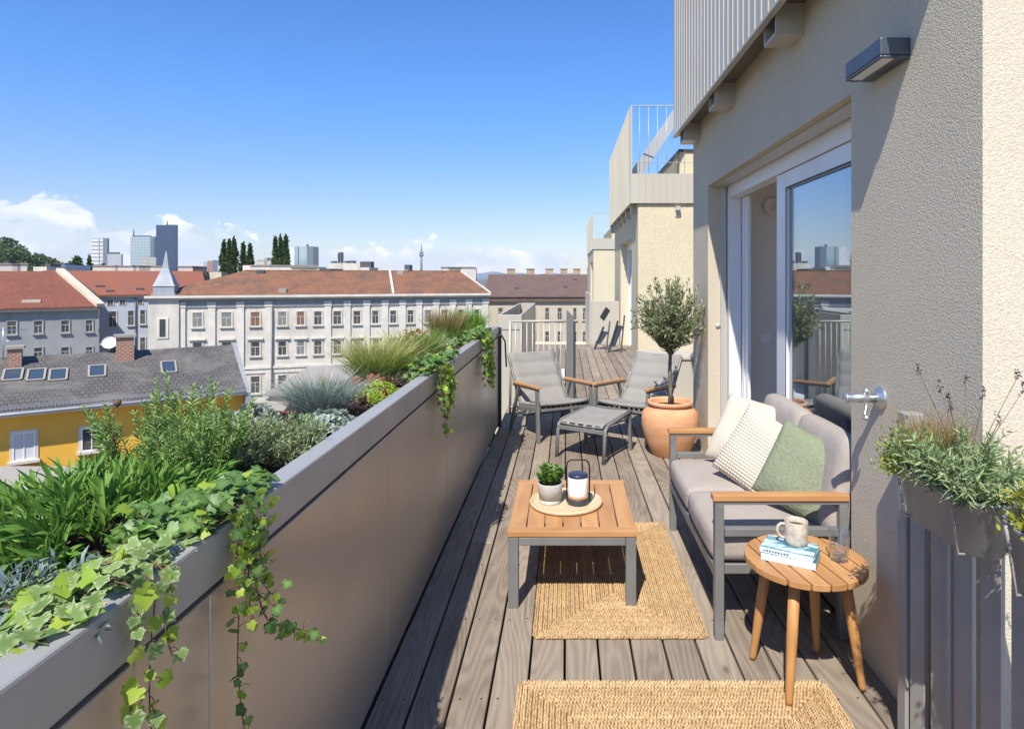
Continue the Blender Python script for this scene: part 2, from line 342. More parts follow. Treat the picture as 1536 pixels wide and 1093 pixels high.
# ------------------------------------------------------------------ geometry helpers
class MB:
    def __init__(s): s.v = []; s.f = []; s.a = []; s.sm = []
    def add(s, vs, fs, rnd=None, smooth=False):
        o = len(s.v); s.v += [tuple(v) for v in vs]; s.f += [[i + o for i in f] for f in fs]
        s.sm += [smooth] * len(fs)
        s.a += [random.random() if rnd is None else rnd] * len(vs)
        return s
    def box(s, x0, x1, y0, y1, z0, z1, rnd=None):
        vs = [(x, y, z) for x in (x0, x1) for y in (y0, y1) for z in (z0, z1)]
        return s.add(vs, [(0, 1, 3, 2), (4, 6, 7, 5), (0, 4, 5, 1), (2, 3, 7, 6), (0, 2, 6, 4), (1, 5, 7, 3)], rnd)
    def bar(s, p, q, w, h, up=(0, 0, 1), w2=None, h2=None, rnd=None):
        p, q = Vector(p), Vector(q); d = (q - p).normalized(); up = Vector(up)
        x = d.cross(up)
        if x.length < 1e-4: x = d.cross(Vector((0, 1, 0)))
        x.normalize(); u = x.cross(d)
        vs = []
        for c, ww, hh in ((p, w, h), (q, w2 or w, h2 or h)):
            for a, b in ((-1, -1), (1, -1), (1, 1), (-1, 1)):
                vs.append(c + x * a * ww / 2 + u * b * hh / 2)
        return s.add(vs, [(3, 2, 1, 0), (4, 5, 6, 7), (0, 1, 5, 4), (1, 2, 6, 5), (2, 3, 7, 6), (3, 0, 4, 7)], rnd)
    def tube(s, pts, r, n=8, closed=False):
        pts = [Vector(p) for p in pts]; k = len(pts)
        rs = r if isinstance(r, (list, tuple)) else [r] * k
        vs = []; up = Vector((.31, .17, .93))
        for i, p in enumerate(pts):
            a = pts[(i - 1) % k] if (i > 0 or closed) else p
            b = pts[(i + 1) % k] if (i < k - 1 or closed) else p
            d = (b - a).normalized(); x = d.cross(up)
            if x.length < 1e-3: x = d.cross(Vector((1, 0, 0)))
            x.normalize(); y = x.cross(d)
            for j in range(n):
                t = 2 * PI * j / n
                vs.append(p + (x * math.cos(t) + y * math.sin(t)) * rs[i])
        fs = []
        for i in range(k if closed else k - 1):
            for j in range(n):
                a = i * n + j; b = i * n + (j + 1) % n; c = ((i + 1) % k) * n + (j + 1) % n; d = ((i + 1) % k) * n + j
                fs.append((a, d, c, b))
        if not closed:
            fs.append(list(range(n))); fs.append(list(range((k - 1) * n, k * n))[::-1])
        return s.add(vs, fs, smooth=True)
    def lathe(s, prof, n=32, c=(0, 0, 0), cap=True, sx=1, sy=1, flat=False):
        vs = []
        for r, z in prof:
            for j in range(n):
                t = 2 * PI * j / n
                vs.append((c[0] + r * sx * math.cos(t), c[1] + r * sy * math.sin(t), c[2] + z))
        fs = []
        for i in range(len(prof) - 1):
            for j in range(n):
                fs.append((i * n + j, i * n + (j + 1) % n, (i + 1) * n + (j + 1) % n, (i + 1) * n + j))
        if cap:
            fs.append(list(range(n))[::-1]); fs.append(list(range((len(prof) - 1) * n, len(prof) * n)))
        return s.add(vs, fs, smooth=not flat)
    def loft(s, rings, cap0=True, cap1=True, smooth=False):
        n = len(rings[0]); vs = [v for r in rings for v in r]; fs = []
        for i in range(len(rings) - 1):
            for j in range(n):
                fs.append((i * n + j, i * n + (j + 1) % n, (i + 1) * n + (j + 1) % n, (i + 1) * n + j))
        if cap0: fs.append(list(range(n))[::-1])
        if cap1: fs.append(list(range((len(rings) - 1) * n, len(rings) * n)))
        return s.add(vs, fs, smooth=smooth)
    def softbox(s, x0, x1, y0, y1, z0, z1, r=.03, puff=.015, n=9):
        # cushion: box whose edges are rounded and whose broad faces swell
        c = Vector(((x0 + x1) / 2, (y0 + y1) / 2, (z0 + z1) / 2)); h = Vector(((x1 - x0) / 2, (y1 - y0) / 2, (z1 - z0) / 2))
        def ticks(hh):
            e = [-hh, -hh + r * .35, -hh + r]; mid = list(np.linspace(-hh + r, hh - r, n))[1:-1]
            return e + mid + [hh - r, hh - r * .35, hh]
        T = [ticks(h[i]) for i in range(3)]
        vs = []; fs = []
        idx = {}
        def vert(p):
            key = tuple(round(q, 5) for q in p)
            if key in idx: return idx[key]
            v = Vector(p); inner = Vector([max(-h[i] + r, min(h[i] - r, v[i])) for i in range(3)])
            d = v - inner
            if d.length > 1e-6: v = inner + d.normalized() * r
            u = [max(0, 1 - (v[i] / h[i]) ** 2) for i in range(3)]
            v = v + Vector([(v[i] / h[i]) * puff * math.sqrt(u[(i + 1) % 3] * u[(i + 2) % 3]) for i in range(3)])
            idx[key] = len(vs); vs.append(v + c); return idx[key]
        for ax in range(3):
            a, b = (ax + 1) % 3, (ax + 2) % 3
            for sg in (-1, 1):
                for i in range(len(T[a]) - 1):
                    for j in range(len(T[b]) - 1):
                        q = []
                        for ii, jj in ((i, j), (i + 1, j), (i + 1, j + 1), (i, j + 1)):
                            p = [0, 0, 0]; p[ax] = sg * h[ax]; p[a] = T[a][ii]; p[b] = T[b][jj]; q.append(vert(p))
                        fs.append(q if sg > 0 else q[::-1])
        return s.add(vs, fs, smooth=True)
    def xf(s, m, start=0):
        for i in range(start, len(s.v)): s.v[i] = tuple(m @ Vector(s.v[i]))
        return s
    def build(s, name, mat, parent=None, bevel=0.0, seg=2, kind=None):
        me = bpy.data.meshes.new(name)
        off = BASE.get(parent.name, (0, 0, 0)) if parent and parent.name in BASE else (0, 0, 0)
        vs = [(v[0] - off[0], v[1] - off[1], v[2] - off[2]) for v in s.v]
        me.from_pydata(vs, [], s.f); me.update()
        at = me.attributes.new('rnd', 'FLOAT', 'POINT'); at.data.foreach_set('value', s.a)
        me.polygons.foreach_set('use_smooth', s.sm)
        return link(name, me, mat, parent, bevel, seg, kind)
BASE = {}                                            # things whose parts are written in world metres: name -> base point
def link(name, me, mat, parent=None, bevel=0.0, seg=2, kind=None):
    o = bpy.data.objects.new(name, me); COL.objects.link(o)
    if mat: me.materials.append(MAT[mat] if isinstance(mat, str) else mat)
    if parent:
        o.parent = parent
        if parent.name in BASE: BASE[o.name] = BASE[parent.name]
    if bevel:
        b = o.modifiers.new('bevel', 'BEVEL'); b.width = bevel; b.segments = seg; b.limit_method = 'ANGLE'; b.angle_limit = R(40)
        b.harden_normals = False
    if kind: o['kind'] = kind
    return o
def thing(name, label, cat, loc=(0, 0, 0), rz=0.0, group=None, world=False):
    o = bpy.data.objects.new(name, None); COL.objects.link(o)
    o.empty_display_size = .1
    o.location = loc; o.rotation_euler = (0, 0, rz)
    o['label'] = label; o['category'] = cat
    if group: o['group'] = group
    if world: BASE[o.name] = tuple(loc)
    return o
def tag(o, label, cat, group=None):
    o['label'] = label; o['category'] = cat
    if group: o['group'] = group
    return o
def copy_tree(o, parent=None):
    c = o.copy(); COL.objects.link(c)
    if parent: c.parent = parent
    for ch in list(o.children): copy_tree(ch, c)
    return c

# many small leaves in one mesh (template instanced through numpy)
def raw_mesh(name, V, loops, starts, totals, mat, parent, rnd, tt, smooth=True):
    me = bpy.data.meshes.new(name)
    off = np.array(BASE.get(parent.name, (0, 0, 0)) if parent else (0, 0, 0))
    V = V - off
    me.vertices.add(len(V)); me.vertices.foreach_set('co', V.astype(np.float32).ravel())
    me.loops.add(len(loops)); me.loops.foreach_set('vertex_index', loops.astype(np.int32))
    me.polygons.add(len(starts)); me.polygons.foreach_set('loop_start', starts.astype(np.int32)); me.polygons.foreach_set('loop_total', totals.astype(np.int32))
    me.update(calc_edges=True)
    me.polygons.foreach_set('use_smooth', [smooth] * len(starts))
    for nm, arr in (('rnd', rnd), ('tt', tt)):
        a = me.attributes.new(nm, 'FLOAT', 'POINT'); a.data.foreach_set('value', arr.astype(np.float32))
    me.validate()
    return link(name, me, mat, parent)
def norm(a): return a / np.maximum(np.linalg.norm(a, axis=-1, keepdims=True), 1e-9)
def leafmesh(name, tmpl, Pn, D, N, L, W, mat, parent, rnd=None, smooth=True):
    TV, TF = tmpl[:2]; ttv = tmpl[2] if len(tmpl) > 2 else None; TV = np.array(TV, float); n = len(Pn); k = len(TV)
    D = norm(np.asarray(D, float)); X = norm(np.cross(D, N)); N = np.cross(X, D)
    L = np.broadcast_to(np.asarray(L, float), (n,)); W = np.broadcast_to(np.asarray(W, float), (n,))
    V = (np.asarray(Pn)[:, None, :] + X[:, None, :] * (TV[None, :, 0:1] * W[:, None, None]) + D[:, None, :] * (TV[None, :, 1:2] * L[:, None, None])
         + N[:, None, :] * (TV[None, :, 2:3] * L[:, None, None])).reshape(-1, 3)
    fl = np.concatenate([np.array(f) for f in TF]); tot = np.array([len(f) for f in TF])
    loops = (np.arange(n)[:, None] * k + fl[None]).ravel()
    totals = np.tile(tot, n); starts = np.concatenate([[0], np.cumsum(totals)[:-1]])
    if rnd is None: rnd = rng.random(n)
    return raw_mesh(name, V, loops, starts, totals, mat, parent, np.repeat(rnd, k), np.tile(TV[:, 1] if ttv is None else np.array(ttv), n), smooth)
def t_lance(fold=.12, bend=.25):
    ys = [0, .18, .42, .7]; ws = [.10, .75, 1.0, .68]; V = []; F = []
    for y, w in zip(ys, ws):
        z = -bend * y * y
        V += [(-w / 2, y, z + fold * w * .4), (0, y, z), (w / 2, y, z + fold * w * .4)]
    for i in range(3):
        a = i * 3; F += [(a, a + 1, a + 4, a + 3), (a + 1, a + 2, a + 5, a + 4)]
    V.append((0, 1, -bend)); F += [(9, 10, 12), (10, 11, 12)]
    return V, F
LANCE = t_lance(); STIFF = t_lance(.15, .05)
NEEDLE = ([(0, 0, 0), (-.5, .4, .04), (0, 1, -.05), (.5, .4, .04)], [(0, 3, 2, 1)])
OVAL = ([(0, 0, 0), (-.4, .25, .03), (-.5, .6, .02), (0, 1, -.06), (.5, .6, .02), (.4, .25, .03), (0, .5, -.04)], [(0, 6, 1), (1, 6, 2), (2, 6, 3), (3, 6, 4), (4, 6, 5), (5, 6, 0)])
_iv = [(0, .05), (.28, -.08), (.54, .06), (.50, .24), (.66, .48), (.43, .57), (.27, .76), (0, 1.05), (-.27, .76), (-.43, .57), (-.66, .48), (-.50, .24), (-.54, .06), (-.28, -.08)]
IVY = ([(x, y, .16 * abs(x) - .16 * y * y) for i, (x, y) in enumerate(_iv)] + [(0, .34, .0)], [(14, (i + 1) % 14, i) for i in range(14)], [1.0 if i % 2 else .55 for i in range(14)] + [0.0])
BEAD = ([(0, -.5, 0), (0, .5, 0), (.5, 0, 0), (-.5, 0, 0), (0, 0, .5), (0, 0, -.5)], [(0, 2, 4), (2, 1, 4), (1, 3, 4), (3, 0, 4), (2, 0, 5), (1, 2, 5), (3, 1, 5), (0, 3, 5)])
def rdir(n, up=0.0):
    d = rng.normal(size=(n, 3)); d[:, 2] += up
    return norm(d)
def blades(name, n, base, rad, h, spread, width, droop, mat, parent, seg=5, hv=.3, lean=(0, 0), rx=1.0):
    ang = rng.random(n) * 2 * PI; rr = np.sqrt(rng.random(n)) * rad
    B = np.stack([base[0] + np.cos(ang) * rr * rx, base[1] + np.sin(ang) * rr, np.full(n, base[2])], 1)
    a2 = ang + rng.normal(0, .6, n); sp = spread * (rng.random(n) ** .7) * (.35 + .65 * rr / max(rad, 1e-6))
    H = h * (1 - hv * rng.random(n)); dh = np.stack([np.cos(a2), np.sin(a2), np.zeros(n)], 1)
    t = np.linspace(0, 1, seg + 1)
    dr = droop * rng.random(n)
    pos = (B[:, None, :] + dh[:, None, :] * (sp[:, None] * (t ** 1.6)[None])[..., None]
           + np.array([lean[0], lean[1], 0.0])[None, None] * (t ** 2)[None, :, None])
    pos[..., 2] += H[:, None] * (t[None] - dr[:, None] * (t ** 3)[None])
    side = np.stack([-np.sin(a2), np.cos(a2), np.zeros(n)], 1)
    tw = rng.normal(0, .9, n); side = norm(side * np.cos(tw)[:, None] + dh * np.sin(tw)[:, None])
    wd = width * (.7 + .6 * rng.random(n))[:, None] * np.where(t < .15, .75, (1 - t) ** .6 + .04)[None]
    Lf = pos - side[:, None] * wd[..., None] / 2; Rt = pos + side[:, None] * wd[..., None] / 2
    V = np.stack([Lf, Rt], 2).reshape(-1, 3); k = 2 * (seg + 1)
    fl = np.concatenate([[2 * i, 2 * i + 1, 2 * i + 3, 2 * i + 2] for i in range(seg)])
    loops = (np.arange(n)[:, None] * k + fl[None]).ravel(); cnt = n * seg
    return raw_mesh(name, V, loops, np.arange(cnt) * 4, np.full(cnt, 4), mat, parent, np.repeat(rng.random(n), k), np.tile(np.repeat(t, 2), n))

# ------------------------------------------------------------------ camera, sun, sky
cam = bpy.data.cameras.new('camera'); co = bpy.data.objects.new('camera', cam); COL.objects.link(co)
co.location = (0, 0, CAMZ); co.rotation_euler = (R(90), 0, 0)
cam.sensor_width = 36; cam.lens = 36 * FPX / 1536
cam.shift_x = -(CX - 768) / 1536; cam.shift_y = -(546.5 - CY) / 1536
cam.clip_start = .05; cam.clip_end = 30000
S.camera = co
sl = bpy.data.lights.new('sun', 'SUN'); so = bpy.data.objects.new('sun', sl); COL.objects.link(so)
sl.energy = 4.4; sl.angle = R(.5); sl.color = (1.0, .955, .88)
so.rotation_euler = SUN.to_track_quat('-Z', 'Y').to_euler()
EL = math.asin(-SUN.z); AZ = math.atan2(-SUN.x, -SUN.y)
w = bpy.data.worlds.new('World'); S.world = w; w.use_nodes = True
nt = w.node_tree; bg = nt.nodes['Background']
sky = nd(nt, 'ShaderNodeTexSky', sky_type='NISHITA', sun_disc=False, sun_elevation=EL, sun_rotation=AZ, altitude=200, air_density=1.0, dust_density=.25, ozone_density=3.0)
tc = nd(nt, 'ShaderNodeTexCoord').outputs['Generated']
sp = nd(nt, 'ShaderNodeSeparateXYZ', {0: tc})
az = mth(nt, 'ARCTAN2', sp.outputs[0], sp.outputs[1]); el = mth(nt, 'ARCSINE', sp.outputs[2])
hs0 = nd(nt, 'ShaderNodeHueSaturation', {'Color': sky.outputs[0], 'Saturation': 1.0, 'Value': 1.0, 'Hue': .512})
hs = nd(nt, 'ShaderNodeMix', data_type='RGBA', blend_type='MULTIPLY')
hs.inputs[0].default_value = 1.0; nt.links.new(hs0.outputs[0], hs.inputs[6]); nt.links.new(mixc(nt, sstep(nt, el, .0, .30), (.78, .74, .80), (.50, .90, 1.24)), hs.inputs[7])
blobs = [(-.80, .055, .16, .05), (-.735, .05, .07, .05), (-.69, .055, .06, .055), (-.64, .035, .06, .04), (-.55, .04, .075, .036), (-.50, .025, .06, .03), (-.34, .02, .12, .022), (-.20, .022, .10, .030), (-.12, .024, .06, .022),
         (-.03, .02, .05, .026), (-1.2, .06, .25, .07), (.6, .05, .3, .05), (2.2, .08, .5, .08), (-2.2, .07, .5, .07)]
dens = None
for a0, e0, ra, re in blobs:
    da = mth(nt, 'DIVIDE', mth(nt, 'SUBTRACT', az, a0), ra); de = mth(nt, 'DIVIDE', mth(nt, 'SUBTRACT', el, e0), re)
    d = mth(nt, 'SUBTRACT', 1.0, mth(nt, 'SQRT', mth(nt, 'ADD', mth(nt, 'MULTIPLY', da, da), mth(nt, 'MULTIPLY', de, de))))
    dens = d if dens is None else mth(nt, 'SMOOTH_MAX', dens, d, .25)
cco = nd(nt, 'ShaderNodeCombineXYZ', {0: az, 1: mth(nt, 'MULTIPLY', el, 1.5), 2: 0.0}).outputs[0]
fb = noise(nt, cco, 15, 9, .55, .25)
fb2 = noise(nt, cco, 42, 6, .55)
cl = mth(nt, 'ADD', mth(nt, 'MULTIPLY', dens, .8), mth(nt, 'MULTIPLY', mth(nt, 'SUBTRACT', fb, .48), 3.0))
cl = mth(nt, 'ADD', cl, mth(nt, 'MULTIPLY', mth(nt, 'SUBTRACT', fb2, .5), 1.0))
mask = mth(nt, 'MULTIPLY', sstep(nt, cl, .10, .34), sstep(nt, el, -.01, .02))
wisp = mth(nt, 'MULTIPLY', sstep(nt, noise(nt, nd(nt, 'ShaderNodeCombineXYZ', {0: mth(nt, 'MULTIPLY', az, 2.2), 1: mth(nt, 'MULTIPLY', el, 7.0), 2: 3.0}).outputs[0], 2.0, 6, .6, .6), .6, .85), .05)
shade = mixc(nt, sstep(nt, mth(nt, 'ADD', mth(nt, 'SUBTRACT', fb, .5), mth(nt, 'MULTIPLY', dens, -.25)), -.18, .16), (4.9, 5.4, 6.3), (7.4, 7.4, 7.5))
colr = mixc(nt, mth(nt, 'MULTIPLY', mask, .93), hs.outputs[2], shade)
colr = mixc(nt, wisp, colr, (4.4, 4.7, 5.2))
nt.links.new(colr, bg.inputs['Color']); bg.inputs['Strength'].default_value = .11
S.view_settings.view_transform = 'Standard'; S.view_settings.look = 'None'; S.view_settings.exposure = 0.6; S.view_settings.gamma = 1.0
S.render.engine = 'CYCLES'
S.cycles.max_bounces = 8; S.cycles.transparent_max_bounces = 12; S.cycles.use_denoising = True

# ================================================================== TERRACE
def deck():
    mb = MB(); pitch = .1435; i = 0; x = -.722
    while x < 3.4:
        lim0, lim1 = (-3.0, 15.0) if x < 1.15 else (6.3, 15.0)
        y = lim0 + random.uniform(-4, 0)
        while y < lim1:
            y2 = y + random.choice((4.2, 4.8, 5.4, 6.0)); a, b = max(y, lim0), min(y2, lim1)
            if b - a > .05:
                if x < -.02 and b > 8.3:                                # the neighbour's pale slab lies here
                    segs = [(a, min(b, 8.3))] if a < 8.3 else []
                    if b > 11.2: segs.append((max(a, 11.2), b))
                else: segs = [(a, b)]
                for a1, b1 in segs:
                    if b1 - a1 < .05: continue
                    dz = random.uniform(-.0012, .0012)
                    mb.box(x + .004, x + pitch - .0055, a1 + .001, b1 - .002, -.028 + dz, dz)
            y = y2
        x += pitch; i += 1
    mb.build('deck', 'deck', None, .003, 1, 'structure')
    b = MB(); b.box(-.74, 3.45, -3.0, 15.0, -.20, -.10); b.build('deck_bed', 'black', None, kind='structure')
    sc = MB()
    for i in range(14):
        for r_ in range(15):
            for q in (.03, .11):
                x = -.722 + pitch * i + q + random.uniform(-.004, .004); y = -.4 + r_ * .56 + random.uniform(-.008, .008)
                sc.lathe([(.0045, 0), (.0045, .0005)], 8, (x, y, .0013))
    sc.build('deck_screws', 'dark_metal', None, kind='structure')
    s = MB(); s.box(-.55, -.02, 8.32, 11.18, -.07, -.02); s.build('pale_roof_slab', 'slab', None, kind='structure')
deck()

def planter():
    t = thing('planter_wall', 'long grey steel planter trough forming the left parapet of the terrace', 'planter', (-1.0, 2.0, 0), world=True)
    Y0, Y1 = -2.6, 6.72
    inner = MB(); seams = [Y0, -1.3, .0, 1.28, 2.56, 3.84, 5.12, Y1]
    for a, b in zip(seams, seams[1:]): inner.box(-.745, -.72, a + .0015, b - .0015, .02, .958)
    inner.build('inner_panel', 'steel', t, .002, 1)
    gp = MB(); gp.box(-.75, -.735, Y0, Y1 - .01, .0, .99); gp.build('shadow_gap', 'gap', t)
    rim = MB(); rs = [Y0, .55, 3.05, 5.4, Y1]
    for a, b in zip(rs, rs[1:]): rim.box(-.778, -.712, a + .001, b - .001, .975, 1.08)
    rim.build('rim', 'steel_rim', t, .006, 2)
    out = MB(); out.box(-1.335, -1.29, Y0, Y1, -.3, .965); out.build('outer_panel', 'steel', t, .004, 1)
    e = MB(); e.box(-1.289, -.751, Y1 - .03, Y1 - .002, -.2, .96); e.box(-1.289, -.751, Y0 + .002, Y0 + .03, -.2, .96); e.build('end_panel', 'steel', t)
    # soil with an uneven surface
    nx, ny = 14, 190; vs = []; fs = []
    for j in range(ny + 1):
        for i in range(nx + 1):
            vs.append((-1.288 + .509 * i / nx, Y0 + .04 + (Y1 - Y0 - .08) * j / ny, .995 + random.uniform(-.012, .018)))
    for j in range(ny):
        for i in range(nx):
            a = j * (nx + 1) + i; fs.append((a, a + 1, a + nx + 2, a + nx + 1))
    s = MB(); s.add(vs, fs, smooth=False); s.build('soil', 'soil', t)
    n = 900; Pn = np.stack([rng.uniform(-1.27, -.785, n), rng.uniform(.2, 6.6, n), rng.uniform(1.0, 1.02, n)], 1)
    leafmesh('bark_mulch', OVAL, Pn, rdir(n, .2) * [1, 1, .3], rdir(n, 2), rng.uniform(.012, .035, n), rng.uniform(.008, .018, n), 'bark_chip', t, smooth=False)
    p = MB(); p.box(-.735, -.69, 6.735, 6.79, 0, 1.06); p.build('end_post', 'dark_metal', t, .003, 1)
    r = MB(); r.tube([(-.70, 6.45, .985), (-.695, 6.62, .99), (-.69, 6.74, .985), (-.66, 6.86, .90), (-.65, 6.9, .62)], .009, 6); r.build('end_strut', 'dark_metal', t)
planter()

def gate():
    t = thing('terrace_gate', 'low grey metal gate of thin upright bars behind the lounge chairs', 'gate', (-.3, 7.4, 0), world=True)
    f = MB(); f.tube([(-.66, 7.4, 1.08), (.0, 7.4, 1.08)], .013, 8); f.tube([(-.66, 7.4, .08), (.0, 7.4, .08)], .013, 8); f.tube([(-.655, 7.4, .0), (-.655, 7.4, 1.08)], .014, 8)
    f.build('gate_frame', 'clad', t)
    b = MB()
    for i in range(1, 10): b.tube([(-.655 + .066 * i, 7.4, .08), (-.655 + .066 * i, 7.4, 1.08)], .006, 6)
    b.build('bars', 'clad', t)
    p = MB(); p.box(.005, .088, 7.36, 7.44, .0, 1.13); p.add([(.005, 7.36, 1.13), (.088, 7.36, 1.13), (.088, 7.44, 1.13), (.005, 7.44, 1.13), (.005, 7.36, 1.22), (.005, 7.44, 1.22)], [(0, 1, 4), (3, 5, 2), (1, 2, 5, 4), (0, 4, 5, 3)])
    p.build('post', 'frame', t, .003, 1)
    k = MB(); k.box(.089, .112, 7.375, 7.43, .0, 1.07); k.build('lock_case', 'dark_metal', t, .002, 1)
    n = MB(); n.box(-.86, -.56, 8.0, 8.03, -.2, 1.12); n.box(-.86, -.83, 8.031, 11.6, -.2, 1.12); n.box(-.59, -.56, 8.031, 11.6, -.2, 1.12); n.box(-.829, -.591, 11.57, 11.6, -.2, 1.12)
    t2 = thing('empty_planter', 'tall open grey metal planter box standing empty behind the gate', 'planter', (-.7, 9.5, 0), world=True)
    n.build('side_panel', 'clad', t2, .004, 1)
    k = MB(); k.box(-.828, -.592, 8.032, 11.568, .55, .60); k.build('soil', 'soil', t2)
    k = MB(); k.box(-.69, -.684, 7.996, 7.9995, 0, 1.0); k.box(-.835, -.585, 7.994, 7.999, .93, .937); k.build('panel_seam', 'frame', t2)
gate()

def house_block():
    t = thing('apartment_house', 'cream roughcast apartment house with open white terrace door beside the deck', 'house', (1.6, 4, 0), world=True)
    w = MB()
    w.box(1.25, 1.55, 5.575, 6.22, -.3, 6.5)                 # beyond the door
    w.box(1.25, 1.55, 2.775, 5.575, 2.40, 6.5)               # over the door
    w.box(1.25, 1.55, 1.90, 2.775, -.3, 6.5)                 # lamp bay
    w.box(1.551, 5.0, 1.90, 2.15, -.3, 6.5)                  # face turned to the camera
    w.box(1.551, 5.0, 6.0, 6.22, -.3, 6.5)
    w.build('wall', 'stucco', t)
    rf = MB(); rf.box(1.2, 5.1, 1.85, 6.27, 6.5, 6.7); rf.build('roof', 'clad', t)
    # room behind the door
    r = MB()
    r.box(1.551, 4.6, 5.60, 5.98, .0, 2.75); r.box(4.6, 4.7, 2.3, 5.98, .0, .25); r.box(1.551, 4.6, 2.16, 2.3, .0, 2.75); r.box(1.551, 4.7, 2.3, 5.6, 2.75, 2.85)  # wall opposite the door left open above to add skylight inside
    r.build('room_wall', 'interior', t)
    fl = MB(); fl.box(1.30, 4.6, 2.3, 5.6, -.1, -.002); fl.build('room_floor', 'intfloor', t)
    sw = MB(); sw.box(1.72, 1.81, 5.588, 5.599, 1.02, 1.10); sw.build('light_switch', 'white', t, .003, 1)
    ve = MB(); ve.lathe([(.085, 0), (.085, .012), (.07, .02), (.03, .02), (.025, .012)], 20); ve.xf(Matrix.Translation((1.82, 5.598, 2.22)) @ Matrix.Rotation(R(90), 4, 'X')); ve.build('vent', 'interior', t)
    # terrace door
    d = MB()
    d.box(1.415, 1.52, 5.49, 5.574, .0, 2.399); d.box(1.415, 1.52, 2.776, 5.489, 2.285, 2.399); d.box(1.415, 1.52, 2.776, 2.83, .0, 2.284); d.box(1.40, 1.549, 2.831, 5.489, .0, .045)
    dr = d.build('door_frame', 'white', t, .003, 1)
    g = MB(); g.box(1.355, 1.40, 5.545, 5.5745, .0, 2.399); g.box(1.3, 1.398, 2.79, 5.54, 2.385, 2.3985); g.build('shutter_rail', 'alu', dr)
    g = MB(); g.lathe([(.02, 0), (.02, .01), (.012, .014)], 12); g.xf(Matrix.Translation((1.335, 5.574, 1.17)) @ Matrix.Rotation(R(90), 4, 'X')); g.build('rail_stop', 'alu', dr)
    l = MB()
    for a, b, c, e in ((4.12, 4.30, .05, 2.28), (2.832, 2.93, .05, 2.28)): l.box(1.43, 1.485, a, b, c, e)
    l.box(1.43, 1.485, 2.931, 4.119, 2.18, 2.28); l.box(1.43, 1.485, 2.931, 4.119, .05, .17)
    lf = l.build('sliding_leaf', 'white', t, .004, 2)
    p = MB(); p.box(1.452, 1.462, 2.93, 4.12, .17, 2.18); p.build('pane', 'glass', lf)
    k = MB(); k.box(1.427, 1.4295, 2.931, 4.119, 2.172, 2.18); k.box(1.427, 1.4295, 4.112, 4.119, .17, 2.171); k.build('gasket', 'black', lf)
    l2 = MB(); l2.box(1.521, 1.56, 5.40, 5.475, .05, 2.28); l2.box(1.521, 1.548, 5.30, 5.37, .05, 2.28); o2 = l2.build('leaf_edge', 'white', t, .003, 1)
    for z in (.35, 1.2, 2.0): k = MB(); k.box(1.535, 1.546, 5.392, 5.399, z, z + .035); k.build('lock_plate', 'black', o2)
    # curtain
    vs = []; fs = []; n = 130
    for i in range(n + 1):
        y = 2.85 + 1.0 * i / n; x = 1.72 + .025 * math.sin(i * .78) + .01 * math.sin(i * 1.9)
        vs += [(x, y, .03), (x, y, 2.5)]
    for i in range(n): fs.append((2 * i, 2 * i + 2, 2 * i + 3, 2 * i + 1))
    c = MB(); c.add(vs, fs, smooth=True); co_ = c.build('curtain', 'curtain', t)
    # upper balcony
    b = MB(); YB0, YB1 = 1.85, 6.24
    b.box(1.062, 1.085, YB0, YB1, 2.98, 4.75); b.box(1.086, 1.25, YB1 - .022, YB1, 2.98, 4.75); b.box(1.086, 1.25, YB0, YB0 + .022, 2.98, 4.75)
    y = YB0 + .05
    while y < YB1 - .02:
        b.box(1.056, 1.0625, y, y + .007, 2.985, 4.75); y += .118
    bal = b.build('upper_balcony', 'clad', t)
    s = MB(); s.box(1.086, 1.249, YB0 + .023, YB1 - .023, 3.035, 3.2); s.build('soffit', 'soffit_shade', bal)
    e = MB(); e.box(1.054, 1.092, YB0 - .004, YB1 + .004, 2.965, 2.98); e.build('edge_flashing', 'clad', bal)
    for y in (6.0, 4.78, 3.42, 2.2):
        k = MB(); k.box(1.10, 1.2495, y - .10, y - .088, 2.87, 3.034); k.box(1.10, 1.2495, y + .088, y + .1, 2.87, 3.034); k.box(1.10, 1.2495, y - .087, y + .087, 2.87, 2.885); k.box(1.236, 1.2495, y - .087, y + .087, 2.886, 3.034)
        k.build('bracket', 'clad', bal)
house_block()

